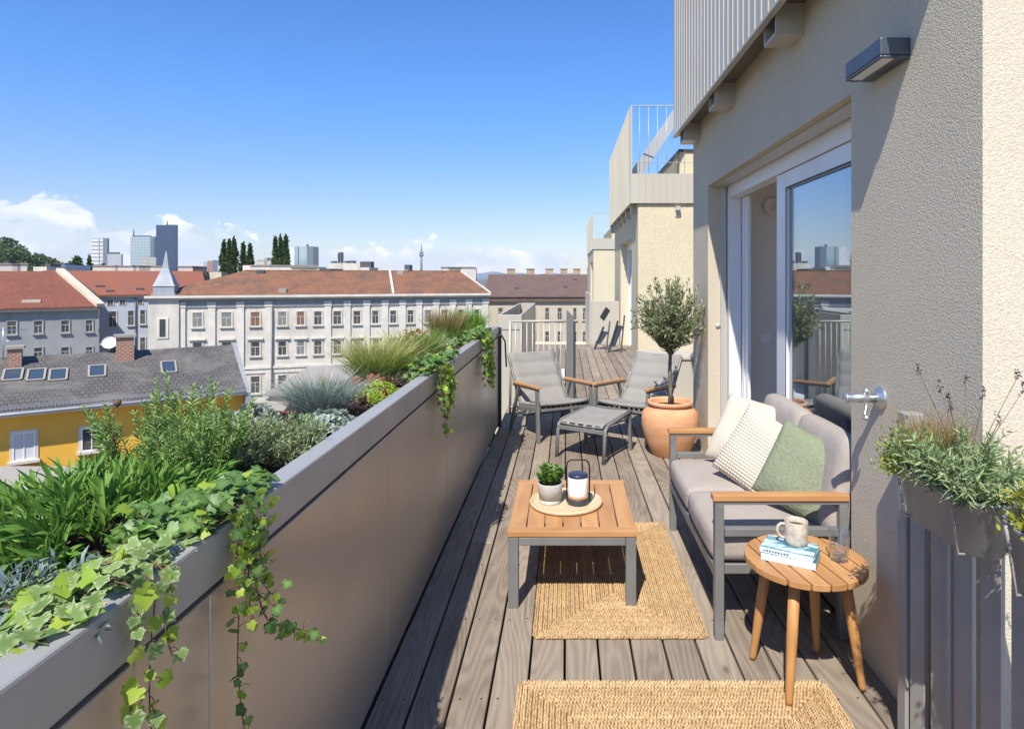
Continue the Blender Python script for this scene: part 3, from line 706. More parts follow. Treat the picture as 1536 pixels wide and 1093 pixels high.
def far_block(Y0, Y1, X, label, doors=True, XB=None, top=4.62, stair=True):
    t = thing('terrace_house', label, 'house', (X + 2, (Y0 + Y1) / 2, 0), world=True)
    w = MB(); D0, D1 = Y0 + 1.1, Y0 + 3.6
    w.box(X, X + .3, D1, Y1, -.3, 2.95); w.box(X, X + .3, D0, D1, 2.35, 2.95); w.box(X, X + .3, Y0, D0, -.3, 2.95)
    w.box(X + .301, X + 5, Y0, Y0 + .3, -.3, 2.95); w.box(X + .301, X + 5, Y1 - .3, Y1, -.3, 2.95)
    w.box(X + .95, X + 5, Y0 + 1.2, Y1 - .3, 2.95, 4.05)
    w.build('wall', 'stucco_far', t)
    d = MB(); d.box(X + .16, X + .24, D0, D0 + .14, 0, 2.35); d.box(X + .16, X + .24, D1 - .14, D1, 0, 2.35); d.box(X + .16, X + .24, D0 + .141, D1 - .141, 2.2, 2.35); d.box(X + .16, X + .24, (D0 + D1) / 2 - .08, (D0 + D1) / 2 + .08, 0, 2.199)
    dd = d.build('door', 'white', t)
    p = MB(); p.box(X + .19, X + .2, D0 + .141, (D0 + D1) / 2 - .081, 0, 2.199); p.box(X + .19, X + .2, (D0 + D1) / 2 + .081, D1 - .141, 0, 2.199); p.build('pane', 'glass', dd)
    XB = XB or X - .12
    b = MB(); b.box(XB, XB + .03, Y0 - .05, Y1, 2.90, top)
    b.box(XB + .031, X + 4, Y0 - .05, Y0 - .02, 2.90, 3.42)
    x = XB + .13
    while x < X + 3: b.box(x, x + .012, Y0 - .062, Y0 - .0502, 2.905, 3.42); x += .125
    y = Y0 + .1
    while y < Y1: b.box(XB - .012, XB - .0002, y, y + .012, 2.905, top); y += .125
    b.box(XB + .031, X + 4, Y0 - .019, Y1, 2.945, 2.955 + .04)
    bal = b.build('balcony', 'clad', t)
    r = MB(); r.tube([(XB + .02, Y0 - .04, top), (X + 4, Y0 - .04, top)], .012, 6)
    x = XB + .16
    while x < X + 3: r.tube([(x, Y0 - .04, 3.42), (x, Y0 - .04, top)], .005, 4); x += .16
    r.tube([(XB + .02, Y0 - .04, 3.62), (X + 4, Y0 - .04, 3.62)], .006, 4)
    r.build('railing', 'alu', bal)
    for i in range(6): k = MB(); k.box(XB + .04, X - .0005, Y0 + .3 + i * 1.0, Y0 + .42 + i * 1.0, 2.74, 2.94); k.build('bracket', 'clad', bal)
    if stair:
        s = MB(); s.bar((X - .02, Y0 + .5, 3.45), (X + 1.55, Y0 + .9, 5.75), .05, .20); s.build('stair_stringer', 'alu', bal)
        c = MB(); c.box(X + .93, X + 5.02, Y0 + 1.17, Y1 - .28, 4.05, 4.10); c.build('coping', 'dark_metal', t)
        l = MB(); l.box(X + .66, X + .74, Y0 - .02, Y0 - .001, 2.66, 2.84); l.box(X + .66, X + .74, Y0 - .10, Y0 - .021, 2.77, 2.84); l.build('wall_light', 'alu', t, .004, 1)
far_block(11.25, 16.6, 1.28, 'cream terrace house with ribbed balcony and stair, behind the olive tree', XB=1.14)
far_block(30.0, 38.0, 1.30, 'farthest cream terrace house, seen small past the end of the deck', XB=1.26, stair=False)

def screens():
    t = thing('privacy_screen', 'pale grey sheet screen closing the far end of the deck', 'screen', (.9, 15.1, 0), world=True)
    m = MB(); m.box(.60, 1.27, 15.06, 15.10, -.2, 1.02); m.box(.56, .60, 15.05, 18.5, -.2, 1.18); m.build('panel', 'clad', t, .004, 1)
    b = MB(); b.box(.62, 1.25, 15.101, 15.14, .0, .05); b.box(.62, .66, 15.101, 15.14, .051, 1.0); b.build('rail', 'dark_metal', t)
    for i, (x, y, h, lab) in enumerate(((.78, 13.9, .38, 'dark angular shape of slanted bars before the grey end screen'), (1.06, 13.4, .55, 'small dark angular shape beside the far house wall'))):
        c = thing('dark_bars_left' if i == 0 else 'dark_bars_right', lab, 'chair' if i == 0 else 'table', (x, y, 0), world=True)  # dark slanted bars and slabs of no certain kind
        f = MB(); f.bar((x - .16, y, .0), (x + .06, y + .25, h + .1), .025, .04); f.bar((x + .1, y, .0), (x + .2, y + .25, h + .22), .025, .04); f.build('leg', 'dark_metal', c)
        f = MB(); f.bar((x - .08, y + .1, .12), (x + .1, y + .2, h), .2, .02); f.build('seat', 'dark_metal', c)  # flat slanted slab between the bars
        if i == 0:
            f = MB(); f.bar((x + .02, y + .2, h + .28), (x + .16, y + .3, h + .5), .03, .14); f.build('top_bar', 'dark_metal', c)
    t = thing('metal_chest', 'low pale grey metal chest against the house behind the right lounge chair', 'chest', (1.9, 8.2, 0), world=True)
    m = MB(); m.box(.98, 2.6, 8.0, 8.7, .0, .55); m.build('body', 'clad', t, .006, 2)
    m = MB(); m.box(.96, 2.62, 7.98, 8.72, .551, .59); m.build('lid', 'clad', t, .006, 2)
screens()

def wall_lamp():
    t = thing('wall_lamp', 'flat rectangular slate grey lamp mounted high on the roughcast wall', 'lamp', (1.25, 2.44, 2.43), world=True)
    m = MB(); Y0, Y1, z0, z1 = 2.295, 2.585, 2.392, 2.468
    m.box(1.139, 1.2495, Y0, Y1, z0 + .012, z1); m.box(1.139, 1.152, Y0, Y1, z0, z0 + .0118); m.box(1.2, 1.2495, Y0, Y1, z0, z0 + .0118); m.box(1.1521, 1.1999, Y0, Y0 + .012, z0, z0 + .0118); m.box(1.1521, 1.1999, Y1 - .012, Y1, z0, z0 + .0118)
    m.build('housing', 'lampgrey', t, .005, 2)
    l = MB(); l.box(1.1525, 1.1995, Y0 + .0125, Y1 - .0125, z0 + .004, z0 + .0115); l.build('lens', 'slatdark', t)
    t = thing('tube_bracket', 'short galvanised tube bracket sticking out of the wall above the sofa end', 'bracket', (1.25, 2.51, 1.12), world=True)
    f = MB(); f.lathe([(.047, 0), (.047, .006), (.03, .010), (.024, .022)], 24); f.xf(Matrix.Translation((1.25, 2.51, 1.12)) @ Matrix.Rotation(R(-90), 4, 'Y')); f.build('flange', 'galv', t)
    f = MB(); f.tube([(1.235, 2.51, 1.12), (1.115, 2.51, 1.12)], .018, 16); f.tube([(1.105, 2.51, 1.12), (1.1155, 2.51, 1.12)], .021, 16); f.build('tube', 'galv', t)
    f = MB(); f.tube([(1.185, 2.505, 1.10), (1.185, 2.50, 1.075), (1.175, 2.49, 1.06), (1.18, 2.49, 1.045)], .007, 8); f.lathe([(.001, -.012), (.013, -.006), (.013, .006), (.001, .012)], 12, (1.18, 2.49, 1.045)); f.lathe([(.012, 0), (.014, .01), (.008, .022)], 12, (1.19, 2.51, 1.137)); f.build('clamp', 'galv', t)
wall_lamp()

def fence():
    t = thing('slat_railing', 'grey railing of wide upright flat slats at the right edge of the deck', 'railing', (1.13, 1.6, 0), world=True)
    y = 2.145
    for i in range(13):
        m = MB(); m.box(-.009, .009, -.031, .031, .02, 1.03); m.box(.0092, .024, .017, .031, .02, 1.03); m.xf(Matrix.Translation((1.172, y - .043, 0)) @ Matrix.Rotation(R(14), 4, 'Z'))
        m.build('slat', 'fence', t, .002, 1); y -= .121
    m = MB(); m.box(1.197, 1.222, y, 2.13, .06, .10); m.box(1.197, 1.222, y, 2.13, .93, .97); m.build('rail', 'fence', t, .002, 1)
    m = MB(); m.box(1.15, 1.215, 2.147, 2.20, .0, 1.135); m.build('post', 'fence', t, .003, 1)
    s = MB(); s.box(1.16, 5, -3, 1.885, -.12, -.04); s.build('side_terrace', 'slab', None, kind='structure')
    w = thing('low_wall', 'low dark grey wall glimpsed between the railing slats', 'wall', (2.0, 1.75, 0), world=True)
    m = MB(); m.box(1.5, 4.5, 1.70, 1.80, -.04, .30); m.build('wall_body', 'fence', w); m = MB(); m.box(1.48, 4.5, 1.68, 1.82, .30, .335); m.build('coping', 'dark_metal', w)
fence()
# ================================================================== FURNITURE
def rug(label, x0, x1, y0, y1, loc):
    t = thing('jute_rug', label, 'rug', ((x0 + x1) / 2, (y0 + y1) / 2, 0)); hx, hy = (x1 - x0) / 2, (y1 - y0) / 2
    m = MB(); m.box(-hx + .008, hx - .008, -hy + .008, hy - .008, .0015, .007); m.build('backing', 'jute_base', t)
    bw = .0215; Ps = []; Ds = []; rn = []; k = 0
    while min(hx, hy) - bw * (k + .5) > .004:
        ax, ay = hx - bw * (k + .5), hy - bw * (k + .5); tone = random.random() * .5
        rc = max(.001, min(.03 - .5 * bw * k, ax))
        pts = [(-ax, -ay), (ax, -ay), (ax, ay), (-ax, ay)]
        for a in range(4):
            p, q = np.array(pts[a]), np.array(pts[(a + 1) % 4]); L = np.linalg.norm(q - p); d = (q - p) / max(L, 1e-6)
            sidev = np.array([-d[1], d[0]]); c0 = .009 if k == 0 else 0
            n = max(1, int((L - 2 * c0) / .0125)); s = (np.arange(n) + .5) / n * (L - 2 * c0) + c0
            for sg in (-1, 1):
                off = s + (.003 if sg > 0 else -.003) + rng.normal(0, .0012, n)
                c = p + d * off[:, None] + sidev * sg * bw * .235 + sidev * rng.normal(0, .0009, n)[:, None]
                Ps.append(np.column_stack([c, .0085 + rng.normal(0, .0009, n)]))
                dd = d * .86 + sidev * sg * -.5
                Ds.append(np.tile([dd[0], dd[1], 0], (n, 1)) + rng.normal(0, .09, (n, 3)) * [1, 1, .3])
                rn.append(np.clip(tone + rng.random(n) * .6 - .05 + (.1 if a % 2 == 0 else 0), 0, 1))
        k += 1
    Pn = np.concatenate(Ps); Dn = np.concatenate(Ds); r_ = np.concatenate(rn)
    leafmesh('braid', BEAD, Pn, Dn, np.tile([0, 0, 1.0], (len(Pn), 1)), .0205, .0115, 'jute', t, r_)
rug('braided jute rug lying partly beneath the coffee table', -.15, .632, 2.79, 4.10, 0)
rug('braided jute rug nearest the camera, under one leg of the round table', -.19, 1.02, 1.30, 2.495, 0)

def coffee_table():
    x0, x1, y0, y1, zt = -.285, .345, 3.055, 3.83, .3735
    t = thing('coffee_table', 'square slatted wood coffee table with grey metal legs standing on the rug', 'table', (.03, 3.44, 0), world=True)
    for x in (x0 + .005, x1 - .055):
        for y in (y0 + .004, y1 - .054):
            m = MB(); m.box(x, x + .05, y, y + .05, .012 if x > 0 else .0, zt - .032); m.build('leg', 'frame', t, .004, 2)
    m = MB(); m.box(x0 + .056, x1 - .056, y0 + .004, y0 + .034, zt - .072, zt - .032); m.box(x0 + .056, x1 - .056, y1 - .034, y1 - .004, zt - .072, zt - .032)
    m.box(x0 + .005, x0 + .035, y0 + .055, y1 - .055, zt - .072, zt - .032); m.box(x1 - .035, x1 - .005, y0 + .055, y1 - .055, zt - .072, zt - .032); m.build('apron', 'frame', t, .003, 1)
    top = MB(); top.box(x0, x1, y0, y0 + .06, zt - .03, zt); top.box(x0, x1, y1 - .06, y1, zt - .03, zt); tp = top.build('end_board', 'teak_x', t, .004, 2)
    s = MB(); n = 7; wd = (x1 - x0) / n
    for i in range(n): s.box(x0 + wd * i + .003, x0 + wd * (i + 1) - .003, y0 + .062, y1 - .062, zt - .028, zt - .001)
    s.build('slats', 'teak', t, .003, 2)
    # tray, pot, lantern stand on it: things of their own
    zt += .0006
    tr = thing('round_tray', 'round pale woven tray in the middle of the coffee table', 'tray', (0.0, 3.43, zt))
    m = MB(); m.lathe([(.001, 0), (.185, 0), (.194, .004), (.197, .014), (.194, .021), (.188, .021), (.184, .012), (.17, .008), (.001, .008)], 56); m.build('dish', 'rattan', tr)
    z = zt + .0085
    p = thing('plant_pot', 'small pale concrete pot on the round tray', 'pot', (-.085, 3.425, z))
    m = MB(); m.lathe([(.001, 0), (.056, 0), (.058, .004), (.058, .022), (.054, .0225), (.054, .025), (.061, .026), (.067, .105), (.066, .108), (.062, .108), (.060, .095), (.001, .092)], 40); m.build('pot_body', 'concrete', p)
    m = MB(); m.lathe([(.001, .0), (.0595, .0)], 24, (0, 0, .096), cap=False); m.build('soil', 'soil', p)
    q = thing('potted_herb', 'bushy small leaved green herb growing in the concrete pot', 'plant', (-.085, 3.425, z + .096))
    n = 46; st = MB(); Ps = []; Ds = []
    for i in range(n):
        a = rng.random() * 2 * PI; r = .078 * math.sqrt(rng.random()); h = .115 * (1 - .45 * (r / .078) ** 2) * rng.uniform(.85, 1.08)
        b = np.array([math.cos(a) * r * .4, math.sin(a) * r * .4, 0]); e = np.array([math.cos(a) * r, math.sin(a) * r, h])
        st.tube([b, b * .4 + e * .6 - [0, 0, .01], e], .0012, 4)
        for k in range(34):
            s = rng.uniform(.25, 1.03); d = rng.normal(size=3); d[2] = abs(d[2]) * .7
            Ps.append(b + (e - b) * s); Ds.append(d)
    st.build('stems', 'gstem', q)
    Ps = np.array(Ps); leafmesh('leaves', OVAL, Ps, np.array(Ds), rdir(len(Ps), 2.2), rng.uniform(.012, .02, len(Ps)), rng.uniform(.009, .014, len(Ps)), 'lf_pot', q)
    l = thing('lantern', 'black framed lantern with white frosted body and tall loop handle on the tray', 'lantern', (.065, 3.41, z))
    m = MB(); m.lathe([(.001, 0), (.056, 0), (.058, .003), (.058, .030), (.056, .033), (.001, .033)], 40); m.build('base', 'dark_metal', l)
    m = MB(); m.lathe([(.001, .0332), (.0565, .0332), (.0565, .046), (.001, .046)], 40); m.build('wood_ring', 'teak_x', l)
    m = MB(); m.lathe([(.001, .0462), (.053, .0462), (.054, .05), (.054, .135), (.05, .142), (.001, .142)], 40); m.build('shade', 'frost', l)
    m = MB(); m.lathe([(.001, .1422), (.048, .1422), (.052, .145), (.052, .156), (.047, .161), (.001, .161)], 40); m.build('lid', 'navy', l)
    m = MB(); m.tube([(-.060, 0, .01), (-.062, 0, .19), (-.057, 0, .218), (-.042, 0, .232), (.042, 0, .232), (.057, 0, .218), (.062, 0, .19), (.060, 0, .01)], .0045, 8); m.build('handle', 'black', l)
coffee_table()

def pillow_mesh(mb, s, T, n=22, pinch=.02):
    vs = []; fs = []
    for side in (1, -1):
        for j in range(n + 1):
            for i in range(n + 1):
                u, v = 2 * i / n - 1, 2 * j / n - 1
                k = 1 - pinch * (1 - abs(u) ** 2) * abs(v) ** 3 ; k2 = 1 - pinch * (1 - abs(v) ** 2) * abs(u) ** 3
                th = T * (max(0, (1 - abs(u) ** 2.6)) * max(0, (1 - abs(v) ** 2.6))) ** .5
                th *= 1 + .10 * math.sin(3.1 * u + 2.0 * v) * math.sin(2.3 * v - 1.2 * u)
                vs.append((u * s / 2 * k2, v * s / 2 * k, side * (th / 2 + .002)))
    m = (n + 1) ** 2
    for side in (0, 1):
        for j in range(n):
            for i in range(n):
                a = side * m + j * (n + 1) + i; q = (a, a + 1, a + n + 2, a + n + 1)
                fs.append(q if side == 0 else q[::-1])
    e = [i for i in range(n)] + [j * (n + 1) + n for j in range(n)] + [n * (n + 1) + n - i for i in range(n)] + [(n - j) * (n + 1) for j in range(n)]
    for a, b in zip(e, e[1:] + e[:1]): fs.append((a, a + m, b + m, b))
    mb.add(vs, fs, smooth=True); return mb

def sofa():
    Y0, Y1, X0, X1 = 2.79, 4.03, .655, 1.255
    t = thing('garden_sofa', 'two seat garden sofa with taupe cushions, grey frame and wooden armrests', 'sofa', (.95, 3.4, 0), world=True)
    for y, sg in ((Y0, 1), (Y1, -1)):
        a, b = (y, y + .04) if sg > 0 else (y - .04, y)
        yc = (a + b) / 2
        m = MB(); m.bar((X0 + .022, yc, .0), (X0 + .022, yc, .595), .04, .044, (0, 1, 0)); m.build('leg', 'frame', t, .003, 2)
        m = MB(); m.bar((X1 - .03, yc, .0), (X1 - .03, yc, .595), .04, .044, (0, 1, 0)); m.build('leg', 'frame', t, .003, 2)
        m = MB(); m.box(X0, X1 - .008, a, b, .5955, .611); m.box(X0 + .045, X1 - .053, a + .002, b - .002, .455, .49); m.build('arm_rail', 'frame', t, .002, 1)
        m = MB(); m.box(X0 - .008, X1 - .006, a - .008, b + .008, .6115, .641); m.build('armrest', 'teak_x', t, .005, 2)
    m = MB(); m.box(X0 + .002, X0 + .042, Y0 + .041, Y1 - .041, .265, .315); m.box(X1 - .05, X1 - .01, Y0 + .041, Y1 - .041, .265, .315)
    for y in (Y0 + .05, (Y0 + Y1) / 2, Y1 - .09): m.box(X0 + .043, X1 - .051, y, y + .04, .268, .313)
    m.build('seat_frame', 'frame', t, .003, 1)
    m = MB(); m.box(X1 + .095, X1 + .125, Y0 + .041, Y1 - .041, .70, .735)
    for i in range(7): m.bar((X1 - .015, Y0 + .155 + i * .155, .30), (X1 + .11, Y0 + .155 + i * .155, .70), .03, .014, (0, 1, 0))
    m.build('back_frame', 'frame', t, .003, 1)
    ym = (Y0 + Y1) / 2
    for a, b in ((Y0 + .043, ym - .001), (ym + .001, Y1 - .043)):
        m = MB(); m.softbox(X0 + .0, X1 - .06, a, b, .325, .455, .035, .012); m.build('seat_cushion', 'taupe', t)
    for a, b in ((Y0 + .035, ym - .001), (ym + .001, Y1 - .03)):
        m = MB(); m.softbox(-.058, .058, a, b, -.225, .215, .05, .014); m.xf(Matrix.Translation((1.262, 0, .655)) @ Matrix.Rotation(R(13), 4, 'Y')); m.build('back_cushion', 'taupe', t)
    def pil(name, label, s, T, mat, loc, nrm, roll, seam=None):
        n = Vector(nrm).normalized(); up = Vector((0, 0, 1)); x = up.cross(n).normalized(); y = n.cross(x)
        rot = Matrix((x, y, n)).transposed().to_4x4() @ Matrix.Rotation(R(roll), 4, 'Z')
        m = MB(); pillow_mesh(m, s, T)
        o = m.build(name, mat, None); o.matrix_world = Matrix.Translation(loc) @ rot
        return tag(o, label, 'pillow')
    pil('throw_pillow', 'plain cream cushion at the far end of the sofa, behind the knitted one', .43, .15, 'cream', (1.085, 3.80, .655), (-.62, -.58, .50), -7)
    pil('throw_pillow', 'cream bobble knit cushion in the middle of the sofa', .41, .14, 'knit', (1.055, 3.46, .635), (-.62, -.62, .45), -20)
    pil('throw_pillow', 'sage green cushion standing on its corner at the near end of the sofa', .385, .15, 'sage', (1.15, 3.06, .65), (-.55, -.72, .36), -19)
sofa()

def side_table():
    c = Vector((.955, 2.535, 0)); zt = .48; r = .233
    t = thing('round_side_table', 'round slatted wooden side table on four splayed legs next to the sofa', 'table', c)
    m = MB(); n = 7; wd = 2 * r / n; ang = R(33)
    for i in range(n):
        a, b = -r + wd * i + .0035, -r + wd * (i + 1) - .0035
        ys = np.linspace(a, b, 7); up = [(math.sqrt(max(r * r - y * y, .0016)), y) for y in ys]
        poly = [(-x, y) for x, y in up] + [(x, y) for x, y in up[::-1]]
        m.loft([[(x, y, zt - .026) for x, y in poly[::-1]], [(x, y, zt) for x, y in poly[::-1]]])
    # planks run along local x
    m.xf(Matrix.Rotation(R(-79), 4, 'Z'))
    top = m.build('tabletop', 'teak', t, .003, 2)
    s = MB(); s.bar((-.12, -.12, zt - .04), (.12, .12, zt - .04), .05, .026); s.bar((-.12, .12, zt - .0401), (-.03, .03, zt - .0401), .05, .025); s.bar((.03, -.03, zt - .0401), (.12, -.12, zt - .0401), .05, .025); s.xf(Matrix.Rotation(R(-12), 4, 'Z')); s.build('cross_brace', 'teak_z', t)
    for fx, fy in ((-.175, .115), (-.128, -.185), (.193, -.085), (.113, .165)):
        k = .62 * r / math.hypot(fx, fy)
        a = Vector((fx * k, fy * k, zt - .027)); b = Vector((fx, fy, .0125 if fy < -.15 else .002))
        l = MB(); rings = []
        for u, rad in ((0, .022), (.5, .0205), (.96, .014), (1, .0115)):
            p = a.lerp(b, u); rings.append([(p.x + rad * math.cos(2 * PI * j / 20), p.y + rad * math.sin(2 * PI * j / 20), p.z) for j in range(20)][::-1])
        l.loft(rings, smooth=True); l.build('leg', 'teak_z', t)
    zt += .0005
    def book(loc, rz, w, d, h, cov, label, spine):
        b = thing('book', label, 'book', loc, R(rz))
        m = MB(); m.box(-w / 2, w / 2, -d / 2, d / 2, h - .0022, h); m.box(-w / 2, w / 2, -d / 2, d / 2, 0, .0022); m.build('cover', cov, b, .0006, 1)
        m = MB(); m.box(-w / 2 + .004, w / 2 - .003, -d / 2 + .0032, d / 2 - .003, .0024, h - .0024); m.build('pages', 'paper', b)
        m = MB(); m.box(-w / 2 - .0002, w / 2 + .0002, -d / 2 - .002, -d / 2 + .003, 0.0001, h - .0001); m.build('spine', spine, b, .001, 2)
        return b
    b = book((.897, 2.525, zt), -29, .205, .142, .027, 'spine', 'dark teal book at the bottom of the two on the side table', 'cover2')
    b2 = book((.893, 2.53, zt + .0275), -31, .20, .138, .020, 'cover', 'book with a pale sea photograph cover lying under the mug', 'cover2')
    m = MB()
    for i in range(9): m.box(-.085 + i * .011, -.078 + i * .011, -.0714, -.0712, .006, .013 if i % 3 else .011)
    m.build('spine_marks', 'spine', b2)
    mg = thing('mug', 'beige speckled stoneware mug standing on the books', 'mug', (.925, 2.545, zt + .048), R(172))
    m = MB(); m.lathe([(.001, 0), (.038, 0), (.043, .004), (.0455, .02), (.0455, .092), (.0445, .094), (.0425, .092), (.0425, .02), (.036, .010), (.001, .009)], 40); m.build('cup', 'ceramic', mg)
    m = MB(); m.tube([(.043, 0, .078), (.060, 0, .078), (.071, 0, .068), (.073, 0, .05), (.068, 0, .033), (.056, 0, .024), (.043, 0, .022)], [.006] * 7, 10); m.build('handle', 'ceramic', mg)
    m = MB(); m.lathe([(.001, 0), (.0424, 0)], 24, (0, 0, .072), cap=False); m.build('coffee', 'stem', mg)
    g = thing('water_glass', 'clear drinking glass of water on the right side of the round table', 'glass', (1.083, 2.51, zt))
    m = MB(); m.lathe([(.001, 0), (.032, 0), (.035, .003), (.0405, .118), (.040, .119), (.0385, .118), (.0335, .012), (.001, .010)], 40, cap=False); m.build('tumbler', 'tumbler', g)
    m = MB(); m.lathe([(.001, .0105), (.033, .0125), (.0352, .052), (.001, .052)], 32, cap=False); m.build('water', 'tumbler', g)
side_table()

def sling(mb, prof, hw, th=.012, nseam=()):
    # padded sling: profile points (y, z) swept across the width, with stitched cross seams
    pr = []
    for i in range(len(prof) - 1):
        for k in range(10):
            u = k / 10; pr.append((prof[i][0] * (1 - u) + prof[i + 1][0] * u, prof[i][1] * (1 - u) + prof[i + 1][1] * u))
    pr.append(prof[-1])
    for _ in range(3):
        pr = [pr[0]] + [((pr[i - 1][0] + 2 * pr[i][0] + pr[i + 1][0]) / 4, (pr[i - 1][1] + 2 * pr[i][1] + pr[i + 1][1]) / 4) for i in range(1, len(pr) - 1)] + [pr[-1]]
    N = len(pr); nx = 10; top = []; bot = []
    for i, (y, z) in enumerate(pr):
        a, b = pr[max(i - 1, 0)], pr[min(i + 1, N - 1)]; dy, dz = b[0] - a[0], b[1] - a[1]; l = math.hypot(dy, dz); ny, nz = -dz / l, dy / l
        s = min([abs(i - q) for q in nseam] + [9]); p = th * (.12 if s == 0 else .62 if s == 1 else .9 if s == 2 else 1.0)
        for j in range(nx + 1):
            x = -hw + 2 * hw * j / nx; sag = -.010 * (1 - (x / hw) ** 2)
            top.append((x, y + ny * (p / 2 + sag), z + nz * (p / 2 + sag))); bot.append((x, y + ny * (-p / 2 + sag), z + nz * (-p / 2 + sag)))
    fs = []; m = len(top)
    for i in range(N - 1):
        for j in range(nx):
            a = i * (nx + 1) + j; fs.append((a, a + 1, a + nx + 2, a + nx + 1)); fs.append((m + a, m + a + nx + 1, m + a + nx + 2, m + a + 1))
        a = i * (nx + 1); fs.append((a, a + nx + 1, m + a + nx + 1, m + a)); a += nx; fs.append((a, m + a, m + a + nx + 1, a + nx + 1))
    for j in range(nx):
        fs.append((j, m + j, m + j + 1, j + 1)); a = (N - 1) * (nx + 1) + j; fs.append((a, a + 1, m + a + 1, m + a))
    mb.add(top + bot, fs, smooth=True)

def lounge_chair():
    t = thing('lounge_chair', '', 'chair', (0, 0, 0), 0, 'low sling lounge chairs at the end of the deck')
    hw = .285
    for s in (-1, 1):
        x = s * (hw + .012)
        m = MB(); m.bar((x, -.30, 0), (x, -.275, .50), .030, .046, (0, 1, 0), .030, .040); m.build('leg', 'frame', t, .004, 2)
        m = MB(); m.bar((x, .38, 0), (x, .16, .49), .030, .034, (0, 1, 0)); m.build('leg', 'frame', t, .004, 2)
        m = MB(); m.bar((x, -.29, .505), (x, .29, .478), .032, .018); m.bar((x, -.27, .32), (x, .14, .26), .028, .04); m.build('side_rail', 'frame', t, .003, 1)
        m = MB(); m.bar((x, -.312, .5285), (x, .27, .5015), .050, .024); m.build('armrest', 'teak', t, .005, 2)
        m = MB(); m.bar((s * (hw - .012), .16, .27), (s * (hw - .012), .497, .757), .024, .034, (0, 1, 0)); m.build('back_rail', 'frame', t, .004, 2)
        m = MB(); m.bar((s * (hw - .012), -.275, .345), (s * (hw - .012), .17, .285), .022, .03); m.build('seat_rail', 'frame', t, .003, 1)
    m = MB(); m.bar((-hw + .0, -.262, .30), (hw, -.262, .30), .03, .025); m.bar((-hw, .15, .25), (hw, .15, .25), .03, .025); m.bar((-hw + .025, .493, .755), (hw - .025, .493, .755), .022, .022); m.bar((-hw, .31, .14), (hw, .31, .14), .02, .02); m.build('cross_bar', 'frame', t, .003, 1)
    b = MB()
    for i in range(9): b.box(-.24 + i * .055, -.205 + i * .055, -.268, -.255, .318, .352)
    b.build('webbing', 'black', t)
    m = MB(); sling(m, [(-.285, .366), (.02, .315), (.17, .302), (.25, .40), (.365, .57), (.50, .775)], hw - .018, .034, (9, 19, 31, 38, 45)); m.build('sling', 'sling', t)
    return t
A = lounge_chair(); A.location = (-.145, 6.50, 0); A.rotation_euler.z = R(28)
A['label'] = 'left lounge chair, beside the planter wall, grey sling with wooden armrests'
B = copy_tree(A); B.location = (.70, 6.40, 0); B.rotation_euler.z = R(-36); B['label'] = 'right lounge chair, next to the olive pot, grey sling with wooden armrests'

def ottoman():
    t = thing('footstool', 'grey sling footstool in front of the two lounge chairs', 'footstool', (.24, 5.72, 0), R(-31))
    hw = .235
    for s in (-1, 1):
        x = s * hw
        m = MB(); m.tube([(x, -.235, .0), (x, -.215, .24), (x, -.195, .285), (x, -.15, .315), (x, .31, .35)], .017, 8); m.build('leg', 'frame', t)
        m = MB(); m.bar((x, .30, .0), (x, .28, .33), .03, .034, (0, 1, 0)); m.build('leg', 'frame', t, .004, 1)
    m = MB(); m.bar((-hw, -.205, .262), (hw, -.205, .262), .028, .035); m.bar((-hw, .28, .305), (hw, .28, .305), .028, .03); m.bar((-hw, .29, .09), (hw, .29, .09), .018, .018); m.build('cross_bar', 'frame', t, .003, 1)
    b = MB()
    for i in range(5): b.box(-.20 + i * .085, -.15 + i * .085, -.212, -.20, .28, .312)
    b.build('webbing', 'black', t)
    m = MB(); sling(m, [(-.215, .300), (-.17, .322), (.0, .334), (.31, .358)], hw - .022, .016, ()); m.build('sling', 'sling', t)
ottoman()

